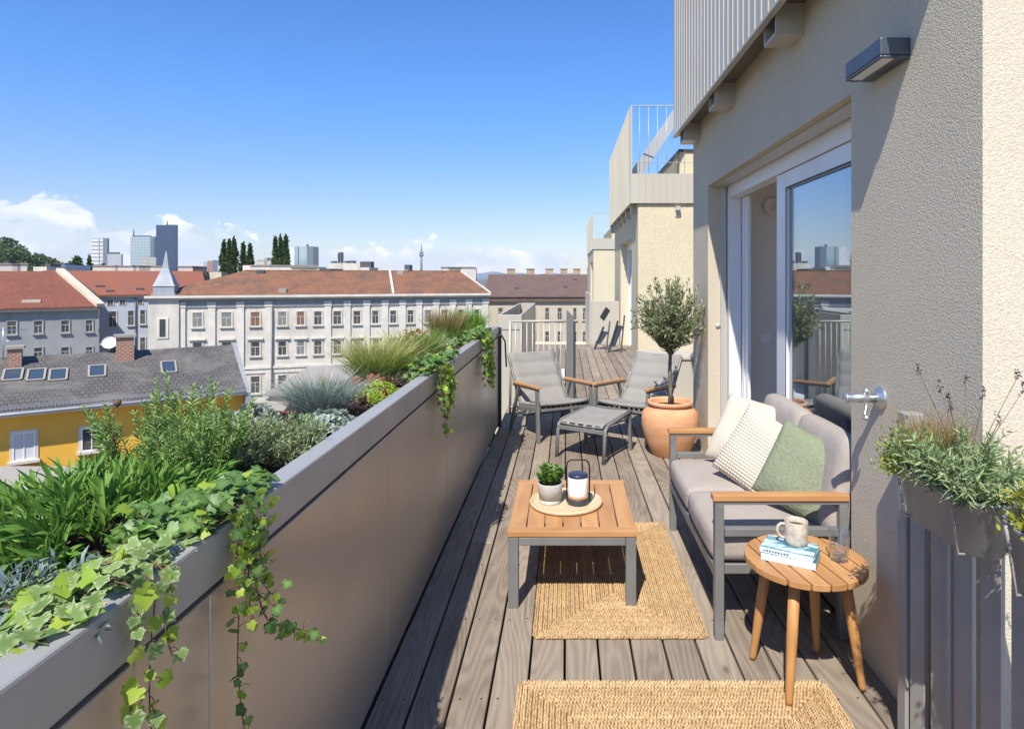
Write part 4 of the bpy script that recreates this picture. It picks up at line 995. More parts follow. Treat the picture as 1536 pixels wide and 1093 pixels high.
def olive():
    c = (.94, 5.72, 0)
    t = thing('terracotta_pot', 'large round terracotta pot by the terrace door', 'pot', c)
    m = MB(); m.lathe([(.001, 0), (.150, 0), (.160, .01), (.205, .10), (.240, .19), (.257, .27), (.258, .33), (.245, .385), (.205, .425), (.180, .436), (.176, .445), (.196, .452), (.206, .464), (.204, .480), (.192, .487), (.176, .482), (.168, .468), (.166, .43), (.001, .425)], 72); m.build('pot_body', 'terra', t)
    m = MB(); m.lathe([(.001, 0), (.167, 0)], 30, (0, 0, .434), cap=False); m.build('soil', 'soil', t)
    t = thing('olive_tree', 'young olive tree with round crown growing in the terracotta pot', 'tree', (c[0], c[1], .434))
    m = MB(); m.tube([(0, 0, 0), (.006, .004, .15), (-.004, 0, .32), (.004, -.004, .50), (0, 0, .66)], [.023, .018, .017, .015, .013], 10); tr = m.build('trunk', 'bark', t)
    C = np.array([0, 0, .79]); lim = MB(); Ps = []; Ds = []
    for i in range(185):
        d = rng.normal(size=3); d[2] = d[2] * .9 + .25; d /= np.linalg.norm(d)
        L = rng.uniform(.72, 1.12) * np.array([.315, .315, .34]); e = C + d * L
        if d[2] < -.2: e[2] = C[2] + d[2] * .24
        s = np.array([0, 0, rng.uniform(.44, .68)]); mid = s * .45 + e * .55 + rng.normal(0, .025, 3)
        pts = [s, mid, e]; lim.tube(pts, [.005, .003, .0012], 5)
        k = int(rng.uniform(16, 33))
        for q in range(k):
            u = rng.uniform(.35, 1.03); p = s * (1 - u) ** 2 + 2 * u * (1 - u) * mid + u * u * e
            dd = norm(e - mid) * .8 + rng.normal(size=3) * .55 + np.array([0, 0, .25])
            Ps.append(p); Ds.append(dd)
    lim.build('limbs', 'bark', tr)
    Ps = np.array(Ps); n = len(Ps); leafmesh('crown', NEEDLE, Ps, np.array(Ds), rdir(n), rng.uniform(.035, .062, n), rng.uniform(.011, .018, n), 'lf_olive', t)
olive()
# ================================================================== PLANTS IN THE TROUGH
SZ = 1.0
def plant(name, label, cat, loc, group=None):
    return thing(name, label, cat, loc, 0, group)
def stems_with_leaves(t, nst, rad, h, spread, per, lf, lw, mat, tmpl=NEEDLE, out=.6, stem='gstem', lean=(0, 0), jit=.25, start=.1, rs=.0025, ry=1.0, hv=.35, upl=.55):
    Ps = []; Ds = []; sb = MB(); tt = []
    for i in range(nst):
        a = rng.random() * 2 * PI; r = rad * math.sqrt(rng.random())
        b = np.array([math.cos(a) * r, math.sin(a) * r * ry, 0.0]); hh = h * (1 - hv * rng.random()) * (1 - .25 * (r / rad) ** 2)
        d = np.array([math.cos(a) * spread * (r / rad + .15) + lean[0], math.sin(a) * spread * (r / rad + .15) + lean[1], hh])
        d[:2] += rng.normal(0, .02, 2)
        pts = [b + d * u * [1, 1, 1] * [u ** .5 if u else 0, u ** .5 if u else 0, 1] for u in np.linspace(0, 1, 5)]
        sb.tube(pts, [rs, rs, rs * .8, rs * .6, rs * .3], 5)
        for k in range(per):
            u = start + (1.02 - start) * (k + rng.random()) / per; f = u * 4; j = min(int(f), 3); p = pts[j] + (pts[j + 1] - pts[j]) * (f - j)
            ph = k * 2.4 + rng.random() * .8; ax = norm(pts[j + 1] - pts[j]); s1 = norm(np.cross(ax, [.3, .8, .1])); s2 = np.cross(ax, s1)
            Ps.append(p); Ds.append((s1 * math.cos(ph) + s2 * math.sin(ph)) * out + ax * (upl + .5 * max(0, u - .7) * 2) + rng.normal(0, jit * .5, 3)); tt.append(1 - .55 * max(0, u - .6) / .4)
    sb.build('stems', stem, t)
    n = len(Ps); Ls = lf * (.7 + .6 * rng.random(n)) * np.array(tt)
    leafmesh('leaves', tmpl, np.array(Ps), np.array(Ds), rdir(n, .8), Ls, lw * (.8 + .4 * rng.random(n)), mat, t)

def rosette(t, nro, rad, size, per, mat, ry=1.0, h=.05, tmpl=OVAL, flat=.5):
    Ps = []; Ds = []; Ns = []
    for i in range(nro):
        a = rng.random() * 2 * PI; r = rad * math.sqrt(rng.random()); c = np.array([math.cos(a) * r, math.sin(a) * r * ry, h * (1 - .6 * (r / rad) ** 2) * rng.uniform(.7, 1.1) + .01])
        ax = norm(np.array([c[0] * 2, c[1] * 2, .12]) + rng.normal(0, .02, 3)); s1 = norm(np.cross(ax, [.2, .9, .1])); s2 = np.cross(ax, s1)
        sz = size * rng.uniform(.7, 1.15)
        for k in range(per):
            ph = k * 2.399; u = k / per; d = (s1 * math.cos(ph) + s2 * math.sin(ph)) * (flat + .5 * (1 - u)) + ax * (.25 + .9 * u)
            Ps.append(c + ax * .004 * u); Ds.append(d * sz * (1 - .45 * u)); Ns.append(ax - d * .3)
    Ds = np.array(Ds); L = np.linalg.norm(Ds, axis=1)
    leafmesh('leaves', tmpl, np.array(Ps), Ds, np.array(Ns), L, L * .75, mat, t)

def mound(t, n, rx, ry, h, lf, lw, mat, tmpl=OVAL, name='leaves', inner=.55, twigs='stem', base=0.0):
    d = rdir(n, .35); d[:, 2] = np.abs(d[:, 2]); k = rng.uniform(inner, 1.05, n)[:, None] * (.82 + .3 * np.sin(d[:, :1] * 9 + d[:, 1:2] * 7))
    Pn = d * k * [rx, ry, h] + [0, 0, base]
    leafmesh(name, tmpl, Pn, d * .8 + rng.normal(0, .6, (n, 3)) + [0, 0, .3], rdir(n, 1.5), lf * rng.uniform(.6, 1.2, n), lw * rng.uniform(.7, 1.2, n), mat, t)
    if twigs:
        sb = MB()
        for i in range(22):
            q = d[i] * k[i] * [rx, ry, h] + [0, 0, base]; sb.tube([(0, 0, base * .3), q * .5 + [0, 0, .01], q], [.0022, .0016, .0008], 4)
        sb.build('stems', twigs, t)

def ivy(t, paths, leaf, mat, young=None, dens=60, spread=.03, hang_young=.25):
    # paths: lists of points of each runner; leaves sit alternately along it, facing outward
    sb = MB(); Ps = []; Ds = []; Ns = []; Ls = []; yf = []
    for pts in paths:
        pts = [np.array(p, float) for p in pts]; dense = []
        for i in range(len(pts) - 1):
            p0, p1, p2, p3 = pts[max(i - 1, 0)], pts[i], pts[i + 1], pts[min(i + 2, len(pts) - 1)]
            for u in np.linspace(0, 1, 8, endpoint=False):
                dense.append(.5 * (2 * p1 + (p2 - p0) * u + (2 * p0 - 5 * p1 + 4 * p2 - p3) * u * u + (3 * p1 - p0 - 3 * p2 + p3) * u ** 3))
        dense.append(pts[-1]); L = sum(np.linalg.norm(b - a) for a, b in zip(dense, dense[1:]))
        sb.tube(dense, list(np.linspace(.0019, .0010, len(dense))), 5)
        n = max(2, int(L * dens))
        for k in range(n):
            u = (k + rng.random() * .6) / n; f = u * (len(dense) - 1); j = min(int(f), len(dense) - 2); p = dense[j] + (dense[j + 1] - dense[j]) * (f - j); ax = norm(dense[j + 1] - dense[j])
            down = ax[2] < -.5 or p[0] > .015
            if down:
                nrm = np.array([1.0, -.75, .35]) + rng.normal(0, .45, 3); d = np.array([rng.normal(0, .5), rng.normal(0, .6), -.75])
            else:
                nrm = np.array([.25, -.4, 1.0]) + rng.normal(0, .38, 3); d = ax * .3 + rng.normal(0, .8, 3) * [1, 1, .25] + np.array([.15, 0, -.05])
            off = norm(nrm) * rng.uniform(.2, 1) * spread + rng.normal(0, spread * .5, 3)
            q = p + off
            if down and q[0] < .02: q[0] = .02
            if not down and p[0] < .02 and q[0] > -.01: q[0] = -.01 - rng.random() * .03; q[2] = max(q[2], .012)
            sb.tube([p, (p + q) / 2 + [0, 0, .004], q], .0009, 3)
            s = leaf * rng.uniform(.6, 1.25) * (1 - hang_young * 1.4 * u if down else 1)
            Ps.append(q); Ds.append(d); Ns.append(nrm); Ls.append(s); yf.append(young is not None and rng.random() < (.10 + .55 * u * down))
    sb.build('runners', 'stem', t)
    Ps, Ds, Ns, Ls, yf = map(np.array, (Ps, Ds, Ns, Ls, yf))
    for nm, sel, mm in (('leaves', ~yf, mat), ('young_leaves', yf, young)):
        if sel.sum() and mm: leafmesh(nm, IVY, Ps[sel], Ds[sel], Ns[sel], Ls[sel], Ls[sel], mm, t, smooth=True)

def trough():
    PG = 'plants growing in the steel trough'
    # local origin of the ivies: the inner edge of the rim, x grows towards the deck
    t = plant('blue_lavender', 'blue grey narrow leaved plant nearest the camera in the trough', 'plant', (-.93, .95, SZ), PG)
    stems_with_leaves(t, 34, .10, .13, .09, 26, .045, .006, 'lf_blue', LANCE, .8)
    t = plant('pale_ivy', 'pale variegated ivy spilling over the near end of the rim', 'ivy', (-.712, 1.05, 1.08), PG)
    paths = []
    for k in range(26):
        a = rng.uniform(-.20, .16); x0 = rng.uniform(-.26, -.10)
        paths.append([(x0, a, -.07), (x0 + .04, a + rng.uniform(-.05, .05), -.05 + rng.random() * .04), (x0 + .09, a + rng.uniform(-.07, .06), -.03 + rng.random() * .035), (min(x0 + .15, -.03), a + rng.uniform(-.09, .06), -.015 + rng.random() * .02)])
    for y, L in ((-.03, .42), (.01, .30), (.05, .12)):
        paths.append([(-.10, y, .02), (-.02, y, .03), (.025, y - .005, .0), (.03, y - .01 - .04 * L, -L * .35), (.03, y - .02, -L * .7), (.045, y - .02 + rng.normal(0, .02), -L)])
    ivy(t, paths, .028, 'lf_ivypale', 'lf_ivynew', 80, .016)
    t = plant('broadleaf_herb', 'dense green lance leaved herb at the near end of the trough', 'plant', (-1.09, 1.50, SZ), PG)
    stems_with_leaves(t, 125, .19, .13, .085, 13, .085, .0115, 'lf_herb', LANCE, .45, hv=.55, ry=1.3, start=.15, upl=.95)
    for i in range(3):
        sb = MB()
    sb = MB(); sb.tube([(-.06, .10, .05), (-.07, .12, .20), (-.065, .13, .27)], .0015, 4); sb.lathe([(.001, 0), (.008, .004), (.010, .014), (.004, .02)], 8, (-.065, .13, .265)); sb.build('seed_head', 'stem', t)
    t = plant('green_ivy', 'dark green ivy trailing far down the trough side, behind the pale ivy', 'ivy', (-.712, 1.36, 1.08), PG)
    paths = []
    for k in range(24):
        a = rng.uniform(-.12, .22); x0 = rng.uniform(-.30, -.10)
        paths.append([(x0, a, -.07), (x0 + .05, a + rng.uniform(-.05, .05), -.03 + rng.random() * .04), (x0 + .11, a + rng.uniform(-.07, .06), -.015 + rng.random() * .04), (min(x0 + .20, .0), a + rng.uniform(-.10, .06), rng.random() * .025)])
    for y, L, e in ((.02, .22, .0), (-.02, .42, -.01), (.05, .20, .03), (.0, .19, .04), (-.04, .12, 0), (.07, .12, 0)):
        paths.append([(-.10, y, .03), (-.02, y, .04), (.03, y, .005), (.032, y - .02, -L * .35), (.036, y - .03 + e * .5, -L * .7), (.05 + abs(e), y - .04 + e, -L)])
    paths.append([(.03, -.0, -.05), (.05, .03, -.22), (.09, .07, -.27), (.14, .10, -.30)])
    ivy(t, paths, .028, 'lf_ivy', 'lf_ivynew', 86, .020)
    t = plant('rosemary', 'tall upright green rosemary bush in front of the yellow house', 'plant', (-1.11, 1.80, SZ), PG)
    stems_with_leaves(t, 62, .135, .325, .05, 110, .031, .0046, 'lf_ros', NEEDLE, .75, 'gstem', ry=1.15, hv=.5, start=.05)
    t = plant('grey_lavender', 'low grey green lavender bush right behind the rosemary', 'plant', (-.98, 2.05, SZ), PG)
    stems_with_leaves(t, 110, .105, .145, .085, 50, .034, .0050, 'lf_lav', NEEDLE, .7, 'stem', ry=1.3)
    t = plant('silver_rosette', 'silvery rosette succulent clump beside the blue fescue', 'plant', (-.885, 2.34, SZ), PG)
    rosette(t, 75, .10, .028, 14, 'lf_silver', 1.5, .085)
    t = plant('silver_sedum', 'pale silvery ground plant at the outer edge, between rosemary and fescue', 'plant', (-1.17, 2.33, SZ), PG)
    rosette(t, 60, .11, .026, 12, 'lf_silver', 1.4, .10)
    t = plant('blue_fescue', 'round tuft of blue grey fescue grass', 'grass', (-1.03, 2.66, SZ), PG)
    blades('blades', 1500, (0, 0, 0), .07, .225, .29, .0032, .38, 'lf_fes', t, 6, .35, (0, 0))
    blades('dry_blades', 130, (-.03, .02, 0), .07, .27, .27, .0022, .3, 'lf_redgrass', t, 6, .3)
    t = plant('lime_sedum', 'bright lime yellow sedum mound by the trough rim', 'plant', (-.885, 2.98, SZ), PG)
    rosette(t, 90, .085, .024, 11, 'lf_lime', 1.6, .085)
    t = plant('bronze_heuchera', 'orange bronze leaved plant between the fescue and the golden grass', 'plant', (-1.0, 3.2, SZ), PG)
    mound(t, 230, .12, .20, .095, .036, .032, 'lf_bronzeleaf', IVY)
    t = plant('golden_grass', 'arching golden green ornamental grass, the tallest tuft of the trough', 'grass', (-1.08, 3.62, SZ), PG)
    blades('blades', 1150, (0, 0, 0), .11, .33, .34, .0042, .38, 'lf_gold', t, 7, .4)
    blades('under_blades', 420, (0, -.02, 0), .13, .17, .17, .0045, .3, 'lf_grass', t, 5, .4)
    t = plant('purple_cover', 'dark purple brown ground cover near the rim', 'plant', (-.895, 3.62, SZ), PG)
    rosette(t, 70, .09, .026, 10, 'lf_purple', 2.6, .055)
    t = plant('small_ivy', 'small leaved ivy hanging over the middle of the rim', 'ivy', (-.712, 3.58, 1.08), PG)
    paths = []
    for k in range(30):
        a = rng.uniform(-.22, .75); x0 = rng.uniform(-.2, -.06); paths.append([(x0, a, -.07), (x0 + .05, a + rng.uniform(-.08, .08), -.02 + rng.random() * .04), (min(x0 + .12, 0), a + rng.uniform(-.15, .05), rng.random() * .025)])
    for k in range(13):
        y = rng.uniform(-.16, .10); L = rng.uniform(.10, .27) if k else .36
        paths.append([(-.10, y, .03), (-.02, y, .03), (.03, y, .0), (.035, y - .015, -L * .4), (.04, y - .02, -L * .75), (.05, y - .03, -L)])
    ivy(t, paths, .028, 'lf_ivy', 'lf_ivynew', 80, .028, .1)
    t = plant('green_grass', 'fresh green grass tuft just beyond the golden grass', 'grass', (-1.04, 4.35, SZ), PG)
    blades('blades', 1100, (0, 0, 0), .12, .29, .24, .0045, .4, 'lf_grass', t, 6, .45)
    t = plant('brown_heuchera', 'brown leaved plant at the outer side near the far end', 'plant', (-1.16, 4.86, SZ), PG)
    mound(t, 260, .11, .18, .19, .04, .034, 'lf_bronzeleaf', IVY)
    t = plant('green_mound', 'low grey green mound beside the far grasses', 'plant', (-.98, 5.05, SZ), PG)
    mound(t, 800, .14, .30, .11, .03, .015, 'lf_lav')
    t = plant('red_grass', 'upright reddish grass tuft near the far end of the trough', 'grass', (-1.06, 5.62, SZ), PG)
    blades('blades', 800, (0, 0, 0), .12, .37, .17, .0055, .22, 'lf_redgrass', t, 6, .4)
    blades('under_blades', 500, (.06, -.1, 0), .15, .20, .17, .006, .35, 'lf_grass', t, 5, .4)
    t = plant('bright_grass', 'bright yellow green grassy plant, last in the trough', 'grass', (-.98, 6.28, SZ), PG)
    blades('blades', 1000, (0, 0, 0), .14, .34, .20, .0065, .35, 'lf_bright', t, 5, .45)
    t = plant('far_ivy', 'small leaved ivy hanging over the rim at the far end', 'ivy', (-.712, 5.42, 1.08), PG)
    paths = []
    for k in range(22):
        a = rng.uniform(-.45, .7); x0 = rng.uniform(-.2, -.06); paths.append([(x0, a, -.07), (x0 + .05, a + rng.uniform(-.08, .08), -.02 + rng.random() * .04), (min(x0 + .12, 0), a + rng.uniform(-.15, .05), rng.random() * .025)])
    for k in range(14):
        y = rng.uniform(-.22, .22); L = rng.uniform(.16, .42)
        paths.append([(-.10, y, .03), (-.02, y, .03), (.03, y, .0), (.035, y - .015, -L * .4), (.045, y - .02, -L * .75), (.055, y - .03, -L)])
    ivy(t, paths, .032, 'lf_ivy', 'lf_ivynew', 70, .032, .1)
    t = plant('purple_cover', 'dark ground cover between the two hanging small leaved ivies', 'plant', (-.88, 4.75, SZ), PG)
    rosette(t, 70, .085, .028, 10, 'lf_purple', 3.4, .06)
trough()

def balcony_box(loc, label):
    t = thing('hanging_planter', label, 'planter', loc, 0, 'grey oval planters hung on the slat railing')
    def ring(hx, hy, z, n=40):
        o = []
        for j in range(n):
            a = 2 * PI * j / n; c, s = math.cos(a), math.sin(a); p = .72
            o.append((hx * math.copysign(abs(c) ** p, c), hy * math.copysign(abs(s) ** p, s), z))
        return o
    hx, hy = .08, .215
    m = MB(); m.loft([ring(hx * .72, hy * .80, -.142), ring(hx * .75, hy * .83, -.137), ring(hx * .93, hy * .955, -.03), ring(hx * .955, hy * .965, -.028), ring(hx, hy, -.001), ring(hx + .004, hy + .004, .004), ring(hx, hy, .009), ring(hx - .006, hy - .006, .004), ring(hx * .86, hy * .92, -.025)], True, False, True)
    m.build('box_body', 'zinc', t)
    m = MB(); m.loft([ring(hx * .86, hy * .92, -.0245)], False, True); m.build('soil', 'soil', t)
    for y in (-.13, .13):
        m = MB(); m.tube([(hx + .035, y, .02), (hx + .02, y, .012), (hx + .006, y, -.012), (hx * .97, y, -.06), (hx * .78, y, -.145), (-hx * .78, y, -.145), (-hx * .985, y, -.03), (-hx - .006, y, .010)], .004, 6); m.build('hanger', 'fence', t)
    return t
balcony_box((1.068, 1.755, 1.035), 'grey oval planter hung on the slat railing, full of lavender and grass')
balcony_box((1.068, 1.285, 1.035), 'grey oval planter cut off by the right picture edge, with yellow green plants')
def box_plants():
    z = 1.01
    t = thing('thyme', 'small leaved green thyme spilling over the far end of the hanging planter', 'plant', (1.03, 1.915, z))
    mound(t, 1500, .10, .095, .15, .014, .008, 'lf_thyme', inner=.3)
    mound(t, 700, .07, .08, .10, .013, .0075, 'lf_thyme', inner=.3, name='spill', twigs=None, base=.0)
    t = thing('bronze_sedge', 'fine brown green sedge in the middle of the hanging planter', 'grass', (1.07, 1.83, z))
    blades('blades', 520, (0, 0, 0), .06, .24, .10, .0024, .25, 'lf_bronze', t, 5, .4)
    t = thing('silver_lavender', 'silvery lavender with dark dried flower stalks in the hanging planter', 'plant', (1.065, 1.685, z))
    stems_with_leaves(t, 95, .075, .19, .10, 28, .042, .0052, 'lf_sage', LANCE, .7, 'gstem', ry=1.5, hv=.5)
    for i in range(9):
        a = rng.random() * 6.28; s = .05 * rng.random(); h = rng.uniform(.22, .33); e = np.array([math.cos(a) * (s + .06) + .03, math.sin(a) * (s + .07), h])
        if i == 8: e = np.array([-.06, .12, .32])
        st = MB(); st.tube([(0, 0, .05), e * [.5, .5, .6], e], [.0013, .0011, .0009], 4); o = st.build('flower_stalk', 'stem', t)
        n = 26; Pn = e + np.stack([rng.normal(0, .0035, n), rng.normal(0, .0035, n), rng.uniform(-.012, .022, n)], 1)
        leafmesh('flower_head', OVAL, Pn, rdir(n, .6), rdir(n), np.full(n, .007), np.full(n, .0045), 'flower', o)
    t = thing('yellow_herb', 'yellow green leafy plant in the planter at the right picture edge', 'plant', (1.065, 1.37, z))
    mound(t, 520, .10, .13, .15, .026, .012, 'lf_yellow')
    t = thing('grey_herb', 'grey green upright plant behind the yellow one at the right picture edge', 'plant', (1.09, 1.24, z))
    stems_with_leaves(t, 30, .06, .2, .08, 26, .035, .006, 'lf_lav', LANCE, .7)
box_plants()
# ================================================================== CITY
GZ = -15.5
def ground():
    g = MB(); g.box(-7000, 7000, -400, 7000, GZ - 1, GZ); g.build('ground', 'ground', None, kind='structure')
    s = MB(); s.box(-75, -2, 49, 74, GZ + .004, GZ + .008); s.build('street', 'asphalt', None, kind='structure')
    t = thing('house_base', 'lower storeys of the cream house carrying the terrace', 'house', (3, 6, GZ), world=True)
    w = MB(); w.box(-1.28, 9, -3.2, 18.6, GZ, -.305); w.build('wall', 'stucco_far', t)
ground()

class Facade:
    # a house front through two photo points; local x runs along the front, y goes into the house
    def __init__(s, name, label, a, b, cat='house'):
        a, b = Vector(a), Vector(b); d = b - a; s.rz = math.atan2(d.y, d.x); s.L = math.hypot(d.x, d.y)
        s.p0 = Vector((a.x, a.y, GZ)); s.t = thing(name, label, cat, s.p0, s.rz)
    def u(s, x):
        k = (x - CX) / FPX; c, n = math.cos(s.rz), math.sin(s.rz)
        return (k * s.p0.y - s.p0.x) / (c - k * n)
    def z(s, x, y):
        Y = s.p0.y + s.u(x) * math.sin(s.rz); return CAMZ - (y - CY) * Y / FPX - GZ
    def loc(s, v):                                   # world point -> local
        d = Vector(v) - s.p0; c, n = math.cos(s.rz), math.sin(s.rz)
        return Vector((d.x * c + d.y * n, -d.x * n + d.y * c, d.z))
    def window(s, x0, x1, y0, y1, pane='paneglass', sur=.14, trim='wh', sill=True, frame='whtrim', cross=.36, deep=.10, uz=None):
        u0, u1 = s.u(x0), s.u(x1); xm = (x0 + x1) / 2; z1, z0 = s.z(xm, y0), s.z(xm, y1)
        s.window_at(u0, u1, z0, z1, pane, sur, trim, sill, frame, cross, deep)
    def window_at(s, u0, u1, z0, z1, pane='paneglass', sur=.14, trim='wh', sill=True, frame='whtrim', cross=.36, deep=.10):
        m = MB()
        m.box(u0 - sur, u0, -deep, -.002, z0, z1); m.box(u1, u1 + sur, -deep, -.002, z0, z1); m.box(u0 - sur, u1 + sur, -deep, -.002, z1, z1 + sur)
        if sill: m.box(u0 - sur * 1.6, u1 + sur * 1.6, -deep - .16, -.002, z0 - .16, z0)
        w = m.build('window', trim, s.t)
        p = MB(); p.box(u0, u1, -.02, -.004, z0, z1); p.build('pane', pane, w)
        f = MB(); b = min(.06, (u1 - u0) * .065); zc = z1 - (z1 - z0) * cross
        f.box(u0, u0 + b, -.06, -.021, z0, z1); f.box(u1 - b, u1, -.06, -.021, z0, z1); f.box(u0 + b, u1 - b, -.06, -.021, z0, z0 + b); f.box(u0 + b, u1 - b, -.06, -.021, z1 - b, z1)
        if cross: f.box(u0 + b, u1 - b, -.06, -.021, zc - b / 2, zc + b / 2)
        um = (u0 + u1) / 2; f.box(um - b / 2.4, um + b / 2.4, -.058, -.021, z0 + b, (zc - b / 2) if cross else z1 - b)
        f.build('frame', frame, w)
    def roof(s, x0, x1, y0, y1, ze, zr, rx0, rx1, mat, eave=.4, th=.22, name='roof'):
        # eave rectangle, ridge from rx0 to rx1 half way back
        ym = (y0 + y1) / 2
        v = [(x0, y0 - eave, ze), (x1, y0 - eave, ze), (x1, y1 + eave, ze), (x0, y1 + eave, ze), (rx0, ym, zr), (rx1, ym, zr),
             (x0, y0 - eave, ze - th), (x1, y0 - eave, ze - th), (x1, y1 + eave, ze - th), (x0, y1 + eave, ze - th)]
        m = MB(); m.add(v, [(0, 1, 5, 4), (2, 3, 4, 5), (1, 2, 5), (3, 0, 4), (6, 7, 1, 0), (7, 8, 2, 1), (8, 9, 3, 2), (9, 6, 0, 3), (9, 8, 7, 6)])
        return m.build(name, mat, s.t)
    def on_roof(s, x, y, ya, yb, ze, zr, eave):      # photo point -> local point on the front slope
        ym = (ya + yb) / 2; o = s.loc((0, 0, CAMZ)); d = s.loc(P(x, y, 100)) - o
        sl = (zr - ze) / (ym - ya + eave)
        k = (ze + sl * (o.y - (ya - eave)) - o.z) / (d.z - sl * d.y)
        return o + d * k
def chimney(par, c, w, d, z0, h, mat='stack', pots=0):
    m = MB(); m.box(c[0] - w / 2, c[0] + w / 2, c[1] - d / 2, c[1] + d / 2, z0, z0 + h); o = m.build('chimney', mat, par)
    k = MB(); k.box(c[0] - w / 2 - .12, c[0] + w / 2 + .12, c[1] - d / 2 - .12, c[1] + d / 2 + .12, z0 + h, z0 + h + .16)
    k.build('chimney_cap', 'cap', o)

def white_house():
    F = Facade('palace_house', 'long white pilastered town house with corner spire and mottled rust red roof', P(225, 443, 82), P(733, 440, 96)); t = F.t; L = F.L; D = 19
    ze = 1.6 - 28 * 82 / FPX - GZ; zr = ze + 3.3
    m = MB(); m.box(0, L, 0, D, 0, ze - .1); m.build('wall', 'wh', t)
    c = MB(); c.box(-.35, L + .2, -.85, -.001, ze - .42, ze - .1); c.box(-.25, L + .1, -.5, -.0011, ze - .62, ze - .4205); c.build('cornice', 'whtrim', t)
    f = MB(); f.box(-.05, L, -.12, -.0012, ze - 1.35, ze - .6205); f.build('frieze', 'frieze', t)  # eave shade painted as a grey band
    g = MB(); g.box(-.4, L + .15, -.98, -.855, ze - .36, ze - .06); g.build('gutter', 'whtrim', t)
    b = MB(); z = F.z(400, 551); b.box(-.1, L, -.28, -.0013, z - .12, z + .2); b.box(-.1, L, -.14, -.0014, z - .75, z - .1205)
    z3 = ze - 1.352; b.box(-.08, L, -.20, -.0013, z3 - .25, z3); b.build('string_course', 'whtrim', t)
    r = F.roof(-.4, L + .2, 0, D, ze - .1, zr, 9.5, L - 2.8, 'tile_rust', .85)
    for xx, rx in ((30.4, 30.4),):
        m = MB(); m.bar((xx, -.82, ze + .02), (xx, D / 2, zr + .06), .30, .22); m.build('roof_verge', 'whtrim', r)
    m = MB(); m.bar((L + .15, -.8, ze + .0), (L - 2.75, D / 2, zr + .05), .22, .2); m.build('roof_verge', 'whtrim', r)
    m = MB(); m.bar((9.5, D / 2, zr + .04), (L - 2.8, D / 2, zr + .04), .3, .14); m.build('ridge', 'tile_rust', r)
    zb = F.z(400, 551) + .2
    for x in (273, 318, 361, 403, 492, 521, 550, 577.6, 604, 628.5, 654, 679, 703, 728):
        u = F.u(x); p = MB(); p.box(u - .42, u + .42, -.22, -.0015, zb, ze - 1.1); p.box(u - .5, u + .5, -.30, -.0016, ze - 1.62, ze - .95)
        p.build('pilaster', 'whtrim', t)
        p = MB(); p.box(u - .42, u + .42, -.20, -.0015, .5, zb - 1.0); p.build('pilaster', 'whtrim', t)
    r1 = [(236.3, 244.4), (289, 303.6), (332.4, 347.7), (376, 390), (417, 430), (445, 457), (471, 483), (500, 512), (530, 541), (558, 568), (585, 594.6), (611, 620.5), (637, 647), (662.5, 672), (687, 696), (711, 719)]
    panes = ['panecurt', 'panecurt', 'panecurt', 'paneblind', 'panecurt', 'paneblind', 'paneglass', 'paneglass', 'paneglass', 'paneglass', 'paneglass', 'paneglass', 'panecurt', 'paneglass', 'paneglass', 'paneglass']
    for i, (a, b_) in enumerate(r1):
        if i == 0: continue
        k = (a - 240) / 480; ya, yb = 469.5 - 5.5 * k, 492 - 10 * k
        F.window(a, b_, ya, yb, panes[i])
        F.window(a, b_, 514.5 - 7 * k, 538 - 14 * k, 'paneglass' if i % 5 else 'panecurt')
        u0, u1 = F.u(a), F.u(b_); zl = F.z((a + b_) / 2, 514.5 - 7 * k)
        m = MB(); m.box(u0 - .4, u1 + .4, -.32, -.003, zl + .30, zl + .52); m.build('lintel', 'whtrim', t)
        F.window_at(u0, u1, 1.3, 3.6, 'paneglass')
    for x in (408, 700):
        u = F.u(x); m = MB(); m.tube([(u, -.36, .2), (u, -.36, ze - 1.7)], .09, 6); m.build('downpipe', 'frieze', t)
    # turret
    u = F.u(247); w = 1.72
    m = MB(); m.box(u - w, u + w, -.45, 2.6, 0, ze - .09); tu = m.build('turret', 'wh', t)
    for z0 in (ze - 5.4, ze - 9.6):
        m = MB(); m.box(u - .75, u - .45, -.56, -.4505, z0, z0 + 2.3); m.box(u + .25, u + .55, -.56, -.4505, z0, z0 + 2.3); m.box(u - .75, u + .55, -.56, -.4505, z0 - .2, z0); m.box(u - .75, u + .55, -.56, -.4505, z0 + 2.3, z0 + 2.5); wn = m.build('window', 'whtrim', tu); m = MB(); m.box(u - .449, u + .249, -.47, -.4503, z0, z0 + 2.3); m.build('pane', 'paneglass', wn)
    m = MB(); m.lathe([(w * 1.12, ze - .1), (w * 1.12, ze + .25), (w * .98, ze + .26), (w * .98, ze + 1.15), (w * 1.06, ze + 1.2), (w * .95, ze + 1.4), (.55, ze + 3.5), (.03, ze + 5.9)], 4, (u, .7, 0), flat=True)
    m.xf(Matrix.Translation((u, .7, 0)) @ Matrix.Rotation(R(45), 4, 'Z') @ Matrix.Translation((-u, -.7, 0))); m.build('spire', 'zincroof', tu)
    m = MB(); m.tube([(u, .7, ze + 5.85), (u, .7, ze + 6.5)], .04, 5); m.build('finial', 'dark_metal', tu)
    for x, y, h in ((391, 405, .5), (600, 406, .0), (424, 433, 0)):
        q = F.on_roof(x, y + 4, 0, D, ze - .1, zr, .85)
        m = MB(); m.box(q.x - .5, q.x + .5, q.y - .5, q.y + .4, q.z - .5, q.z + .42); m.build('roof_hatch', 'darkbits' if h else 'cap', r)
    for x, w_, h in ((382, 9.5, 1.15), (418, 4, .9), (668, 3.2, 1.0), (686, 4.6, 1.0), (522, 1.2, .3)):
        u = F.u(x) + 2.6; chimney(r, (u, D / 2 + 2.5), w_, 1.0, zr - 1.4, h + 1.0, 'whtrim')
white_house()

